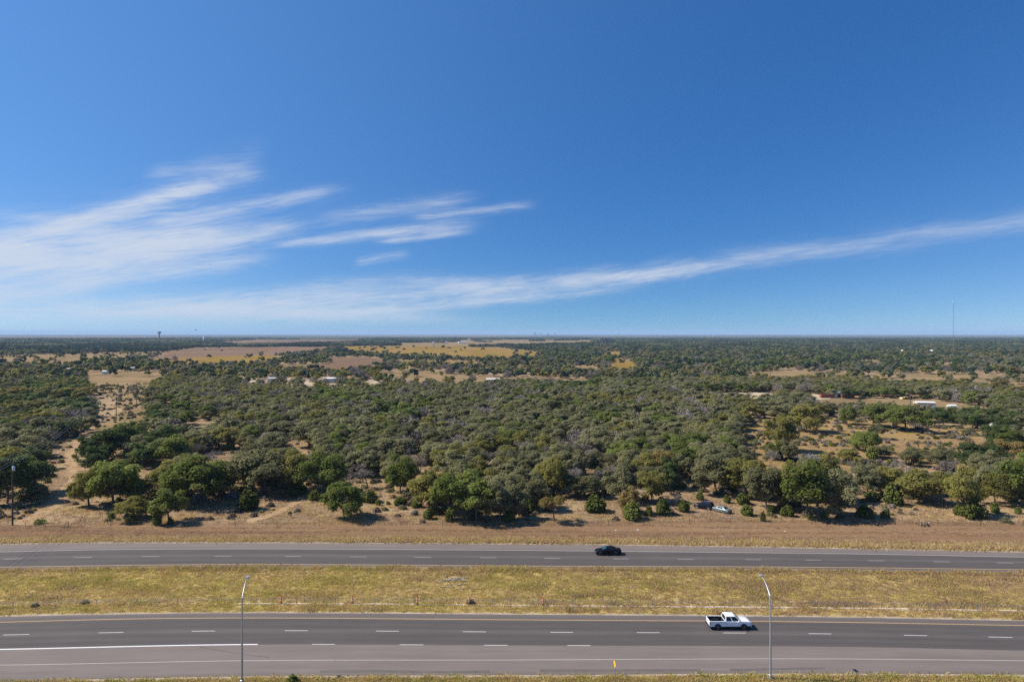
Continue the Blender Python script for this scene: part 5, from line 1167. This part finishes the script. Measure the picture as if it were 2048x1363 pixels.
# ------------------------------------------------------------------ buildings and yard things
M_WHITEMETAL = plain('white_sheet_metal', (0.74, 0.75, 0.76), 0.5, var=0.06, scale=0.3)
M_GREYMETAL = plain('grey_sheet_metal', (0.40, 0.42, 0.48), 0.5, var=0.08, scale=0.3)
M_TANMETAL = plain('tan_sheet_metal', (0.62, 0.46, 0.34), 0.6, var=0.06, scale=0.3)
M_REDMETAL = plain('red_container_paint', (0.20, 0.055, 0.040), 0.6, var=0.15, scale=0.4)
M_DOOR = plain('blue_grey_door', (0.33, 0.38, 0.45), 0.5)
def shed(name, label, cat, px, py, wpx, dep, hm, rz, wall, roof, ridge=0.5, doors=1, group=None, door_mat=None):
    p = P(px, py); k = F/p[1]; W = wpx/k; r = empty(name, (p[0], p[1]+dep/2, 0), rz); tag(r, label, cat, group)
    w_ = MB(); x, y = W/2, dep/2
    vs = [(-x, -y, -0.1), (x, -y, -0.1), (x, y, -0.1), (-x, y, -0.1), (-x, -y, hm), (x, -y, hm), (x, y, hm), (-x, y, hm), (-x, 0, hm+ridge), (x, 0, hm+ridge)]
    w_.add(vs, [(0, 1, 5, 4), (2, 3, 7, 6), (3, 0, 4, 8, 7), (1, 2, 6, 9, 5)]); w_.build('wall', wall, r)
    rf = MB(); e = 0.25
    for sgn in (-1, 1):
        a = [(-x-e, sgn*(y+e), hm-e*ridge/max(y, .1)+0.03), (x+e, sgn*(y+e), hm-e*ridge/max(y, .1)+0.03), (x+e, 0, hm+ridge+0.03), (-x-e, 0, hm+ridge+0.03)]
        rf.add(a+[(q[0], q[1], q[2]+0.08) for q in a], [(0, 1, 2, 3), (7, 6, 5, 4), (0, 4, 5, 1), (1, 5, 6, 2), (2, 6, 7, 3), (3, 7, 4, 0)])
    rf.build('roof', roof, r)
    for i in range(doors):
        dx = (-0.5+(i+0.5)/doors)*W*0.8+0.15*W; d = MB(); d.box((dx, -y-0.03, hm*0.38), (min(3.0, W*0.25), 0.05, hm*0.76)); d.build('door', door_mat or M_DOOR, r)
    return r
shed('white_building', 'white sheet-metal building with grey front between oaks behind the wood', 'building', 661, 766, 31, 7, 4.0, 0.12, M_GREYMETAL, M_WHITEMETAL, 0.6, 1)
shed('white_shed', 'small pale blue-white shed behind the wood, left of the larger white building', 'shed', 543, 764, 16, 5, 3.6, -0.15, M_GREYMETAL, M_WHITEMETAL, 0.3, 1)
shed('white_trailer', 'low white trailer half hidden by trees left of the small shed', 'trailer', 513, 768, 9, 3, 2.2, 0.3, M_WHITEMETAL, M_WHITEMETAL, 0.1, 0)
shed('metal_shed', 'tan metal shed with white low roof in the dry yard at right', 'shed', 1857, 816, 33, 8, 3.1, -0.28, M_TANMETAL, M_WHITEMETAL, 0.35, 2)
shed('carport', 'white gabled carport between two red shipping containers', 'carport', 1675, 795, 18, 6, 3.4, 0.0, M_WHITEMETAL, M_WHITEMETAL, 0.9, 1, door_mat=M_BLKPLA)
for px_, lab in ((1655, 'red shipping container left of the white carport'), (1697, 'red shipping container right of the white carport')):
    p = P(px_, 796); r = empty('shipping_container', (p[0], p[1]+1.2, 0)); tag(r, lab, 'container', 'red shipping containers'); L_ = 25/(F/p[1])
    b_ = MB(); b_.box((0, 0, 1.3), (L_, 2.44, 2.5)); b_.build('body', M_REDMETAL, r)
    rb_ = MB()
    for i in range(int(L_/0.6)): rb_.box((-L_/2+0.4+i*0.6, -1.24, 1.3), (0.22, 0.05, 2.2))
    o_ = rb_.build('corrugation', M_REDMETAL, r)
    b_ = MB(); b_.box((L_/2+0.02, 0, 1.3), (0.06, 2.2, 2.2)); b_.build('door', M_REDMETAL, r)
# earthmover
p = P(1815, 798); r = empty('wheel_loader', (p[0], p[1], 0), 0.1); tag(r, 'yellow-tan earthmover parked in the dry yard before dark trees', 'earthmover')
M_CAT = plain('faded_machine_yellow', (0.55, 0.40, 0.17), 0.6, var=0.15)
b_ = MB(); b_.box((0.9, 0, 1.5), (3.0, 1.8, 1.1)); b_.box((-1.6, 0, 1.1), (2.0, 1.3, 0.7)); b_.build('body', M_CAT, r)
b_ = MB(); b_.box((-0.2, 0, 2.7), (1.5, 1.5, 1.5)); b_.build('cab', M_GLASS, r); b_ = MB(); b_.box((-0.2, 0, 3.5), (1.8, 1.8, 0.12)); b_.build('cab_roof', M_CAT, r)
b_ = MB()
for sgn in (-.6, .6): b_.tube((-1.0, sgn, 1.8), (-3.6, sgn, 0.7), 0.16, 0.14, 6)
b_.build('lift_arm', M_CAT, r)
b_ = MB(); b_.loft([[(-3.6, y, 0.2), (-3.6, y, 1.3), (-4.1, y, 1.4), (-4.7, y, 0.25)] for y in (-1.35, 1.35)]); b_.build('bucket', M_CAT, r)
for x in (-1.8, 1.6):
    for sgn in (-1, 1):
        b_ = MB(); b_.lathe([(0, -.3), (.5, -.3), (.8, -.28), (.8, .28), (.5, .3), (0, .3)], (x, sgn*1.05, 0.8), 'Y', 14); b_.build('wheel', M_TYRE, r)
# tanks, roofs and far farms
for px_, py_, wpx, dep, hm, lab, nm, cat in ((1989, 856, 6, 2, 1.6, 'white tank-like hut under trees near the right edge', 'white_hut', 'hut'), (2030, 864, 14, 3, 1.8, 'pale blue-roofed shed half hidden by an oak at the right edge', 'blue_roofed_shed', 'shed'),
        (1908, 816, 12, 4, 1.4, 'low white canopy right of the tan metal shed', 'white_canopy', 'canopy'), (986, 765, 26, 6, 3.0, 'white-roofed barn showing through trees behind the wood, near centre', 'white_barn', 'barn'), (1012, 768, 12, 5, 2.6, 'small white shed right of the white-roofed barn near centre', 'white_shed', 'shed'),
        (1096, 771, 9, 4, 2.4, 'small white hut showing through trees right of the barn near centre', 'white_hut', 'hut'), (1130, 772, 12, 4, 2.2, 'white low roof at the far end of the pale yards, right of centre', 'white_shed', 'shed'), (1052, 770, 7, 3, 2.2, 'pale trailer among trees just right of centre behind the wood', 'white_trailer', 'trailer'),
        (208, 748, 8, 4, 3.0, 'pinkish small house among trees left of the pasture', 'small_house', 'house'), (134, 742, 10, 4, 2.8, 'pale low roof among trees at the left', 'small_house', 'house'), (265, 742, 8, 4, 4.0, 'pale blue-grey hut among trees above the pasture', 'small_hut', 'hut'),
        (924, 686, 16, 30, 6, 'long white farm barn on the far tan field', 'far_barn', 'barn'), (385, 686, 24, 30, 6, 'long white barn at the edge of the far dark wood', 'far_barn', 'barn'), (371, 687, 5, 20, 5, 'small white shed at the left end of the long white barn', 'far_shed', 'shed'),
        (1060, 681, 4, 15, 6, 'white far house on the long tan field', 'far_house', 'house'), (1254, 677.5, 4, 20, 9, 'white far building at the dark tree line right of centre', 'far_house', 'house'), (938, 680, 5, 20, 7, 'small white house right of the long farm barn', 'far_house', 'house'),
        (893, 686, 5, 20, 5, 'small white shed left of the long farm barn', 'far_house', 'house'), (866, 690, 3, 12, 10, 'white narrow far hut below the tree line', 'far_house', 'house'), (706, 683, 6, 25, 5, 'pale far house on the pink field', 'far_house', 'house'),
        (1903, 704.5, 2, 6, 5, 'white equipment hut at the foot of the radio mast', 'far_hut', 'hut'), (1866, 708, 3, 8, 8, 'white far roof in the forest right of the mast', 'far_house', 'house'), (1806, 708, 2, 6, 8, 'white far roof in the forest left of the mast', 'far_house', 'house')):
    r = shed(nm, lab, cat, px_, py_, wpx, dep, hm, random.uniform(-.2, .2), M_WHITEMETAL, M_WHITEMETAL if 'blue' not in nm else plain('pale_blue_roof', (0.5, 0.66, 0.72), 0.5), 0.3+hm*0.08, 1 if py_ > 700 else 0)
# silo on the far fields
p = P(408, 683); b_ = MB(); b_.lathe([(0, 0), (5, 0), (5, 24), (4, 27), (0, 29)], (p[0], p[1], 0), 'Z', 14); tag(b_.build('silo', M_WHITEMETAL, None, 40), 'white far silo below the dark bird, left of centre', 'silo')
# small feed tower in the caliche yard
p = P(583, 766); r = empty('feed_tower', (p[0], p[1], 0)); tag(r, 'small tan feed tower standing in the pale yard between the white sheds', 'feed tower')
b_ = MB()
for a in range(4): b_.tube((math.cos(a*1.57+.78)*1.1, math.sin(a*1.57+.78)*1.1, -0.1), (math.cos(a*1.57+.78)*.7, math.sin(a*1.57+.78)*.7, 3.2), .09, None, 5); 
b_.build('legs', M_POLE, r); b_ = MB(); b_.lathe([(0, 2.4), (0.9, 3.2), (0.9, 4.4), (0, 5.0)], (0, 0, 0), 'Z', 10); b_.build('hopper', M_TANMETAL, r)
# town on the horizon: pale blocks
for px_, hh, ww, lab in ((1070, 62, 34, 'tallest pale block of the small town on the horizon'), (1081, 44, 26, 'low pale block just right of the tallest town block on the horizon'), (1096, 40, 40, 'broad pale block in the middle of the horizon town'), (1110, 50, 22, 'narrow pale block at the right end of the horizon town')):
    Y_t = 13000; r = empty('town_building', ((px_-1024)/F*Y_t, Y_t, 0.8)); tag(r, lab, 'building', 'town blocks on the horizon'); b_ = MB(); b_.box((0, 0, hh/2), (ww, 20, hh)); b_.build('wall', M_WHITEMETAL, r); b_ = MB(); b_.box((0, 0, hh+1), (ww+1, 21, 2)); b_.build('roof', M_GREYMETAL, r)
# water tower
M_WT = plain('grey_blue_tank', (0.16, 0.20, 0.22), 0.6)
Yt = 4600; r = empty('water_tower', ((318.5-1024)/F*Yt, Yt, 0)); tag(r, 'dark flared water tower rising above the far wood', 'water tower')
b_ = MB(); b_.lathe([(4.5, 0), (4.0, 36), (6.0, 41)], (0, 0, 0), 'Z', 14); b_.build('pedestal', M_WT, r, 40)
b_ = MB(); b_.lathe([(6.0, 41), (11.5, 49), (12.0, 54), (9.0, 57), (0, 58.5)], (0, 0, 0), 'Z', 18); b_.build('tank', M_WT, r, 40)
# guyed radio mast
Ym = 1500; Xm = (1907-1024)/F*Ym; r = empty('radio_mast', (Xm, Ym, 0)); tag(r, 'tall thin guyed radio mast rising from the forest at right', 'radio mast')
HM = 124.0; b_ = MB(); s_ = 0.55; cn = [(s_, 0), (-s_*.5, s_*.87), (-s_*.5, -s_*.87)]
for i in range(3): b_.tube((cn[i][0], cn[i][1], -1), (cn[i][0], cn[i][1], HM-14), 0.10, None, 5)
for k in range(72):
    z = 1.5*k
    for i in range(3): a, c = cn[i], cn[(i+1) % 3]; b_.tube((a[0], a[1], z), (c[0], c[1], z+1.5), 0.05, None, 3, caps=False)
b_.build('lattice', plain('mast_steel', (0.22, 0.20, 0.21), 0.6), r)
b_ = MB(); b_.tube((0, 0, HM-14), (0, 0, HM), 0.22, 0.10, 6); b_.build('antenna', M_GALV, r)
b_ = MB()
for i in range(3): b_.tube((cn[i][0]*2.4, cn[i][1]*2.4, HM-14), (cn[i][0]*2.4, cn[i][1]*2.4, HM-10.5), .28, None, 6)
b_.build('panels', M_WHITEMETAL, r)
b_ = MB()
for z in (38, 74, 108):
    for i in range(3): b_.tube((cn[i][0], cn[i][1], z), (cn[i][0]/s_*62, cn[i][1]/s_*62, 0), 0.02, None, 3, caps=False)
b_.build('guy_wires', M_WIRE, r)
# soaring bird
Yb = 400; r = empty('bird', ((391.8-1024)/F*Yb, Yb, H+(HZ-660)/F*Yb), 0.6); r.rotation_euler = (0.5, 0.25, 0.9); tag(r, 'dark soaring bird just above the horizon at left', 'bird')
b_ = MB(); b_.loft([[(x, y*w_, z*w_) for y, z in ((-.1, 0), (0, -.1), (.1, 0), (0, .1))] for x, w_ in ((-.45, .5), (-.2, 1.1), (.1, 1.3), (.35, .8), (.5, .35))]); 
b_.add([(-.15, .05, .05), (.25, .05, .05), (.22, .75, .25), (.0, .95, .22), (-.2, .6, .15)], [(0, 1, 2, 3, 4)]); b_.add([(-.15, -.05, .05), (.25, -.05, .05), (.22, -.75, .25), (.0, -.95, .22), (-.2, -.6, .15)], [(0, 1, 2, 3, 4)]); b_.add([(-.4, -.05, 0), (-.4, .05, 0), (-.75, .2, 0), (-.75, -.2, 0)], [(0, 1, 2, 3)])
b_.build('body', M_BLKPLA, r)

# ------------------------------------------------------------------ haze: the air of the whole place
m_, t_, out_ = mat_new('haze_air'); pv = t_.new('ShaderNodeVolumePrincipled'); pv.inputs['Density'].default_value = HAZE_DENSITY; pv.inputs['Color'].default_value = HAZE_COLOUR; pv.inputs['Anisotropy'].default_value = 0.0
t_.l.new(pv.outputs[0], out_.inputs['Volume'])
hz = MB(); hz.box((0, 14500, 66), (61000, 32000, 134)); o = hz.build('haze', m_); tag(o, kind='stuff')
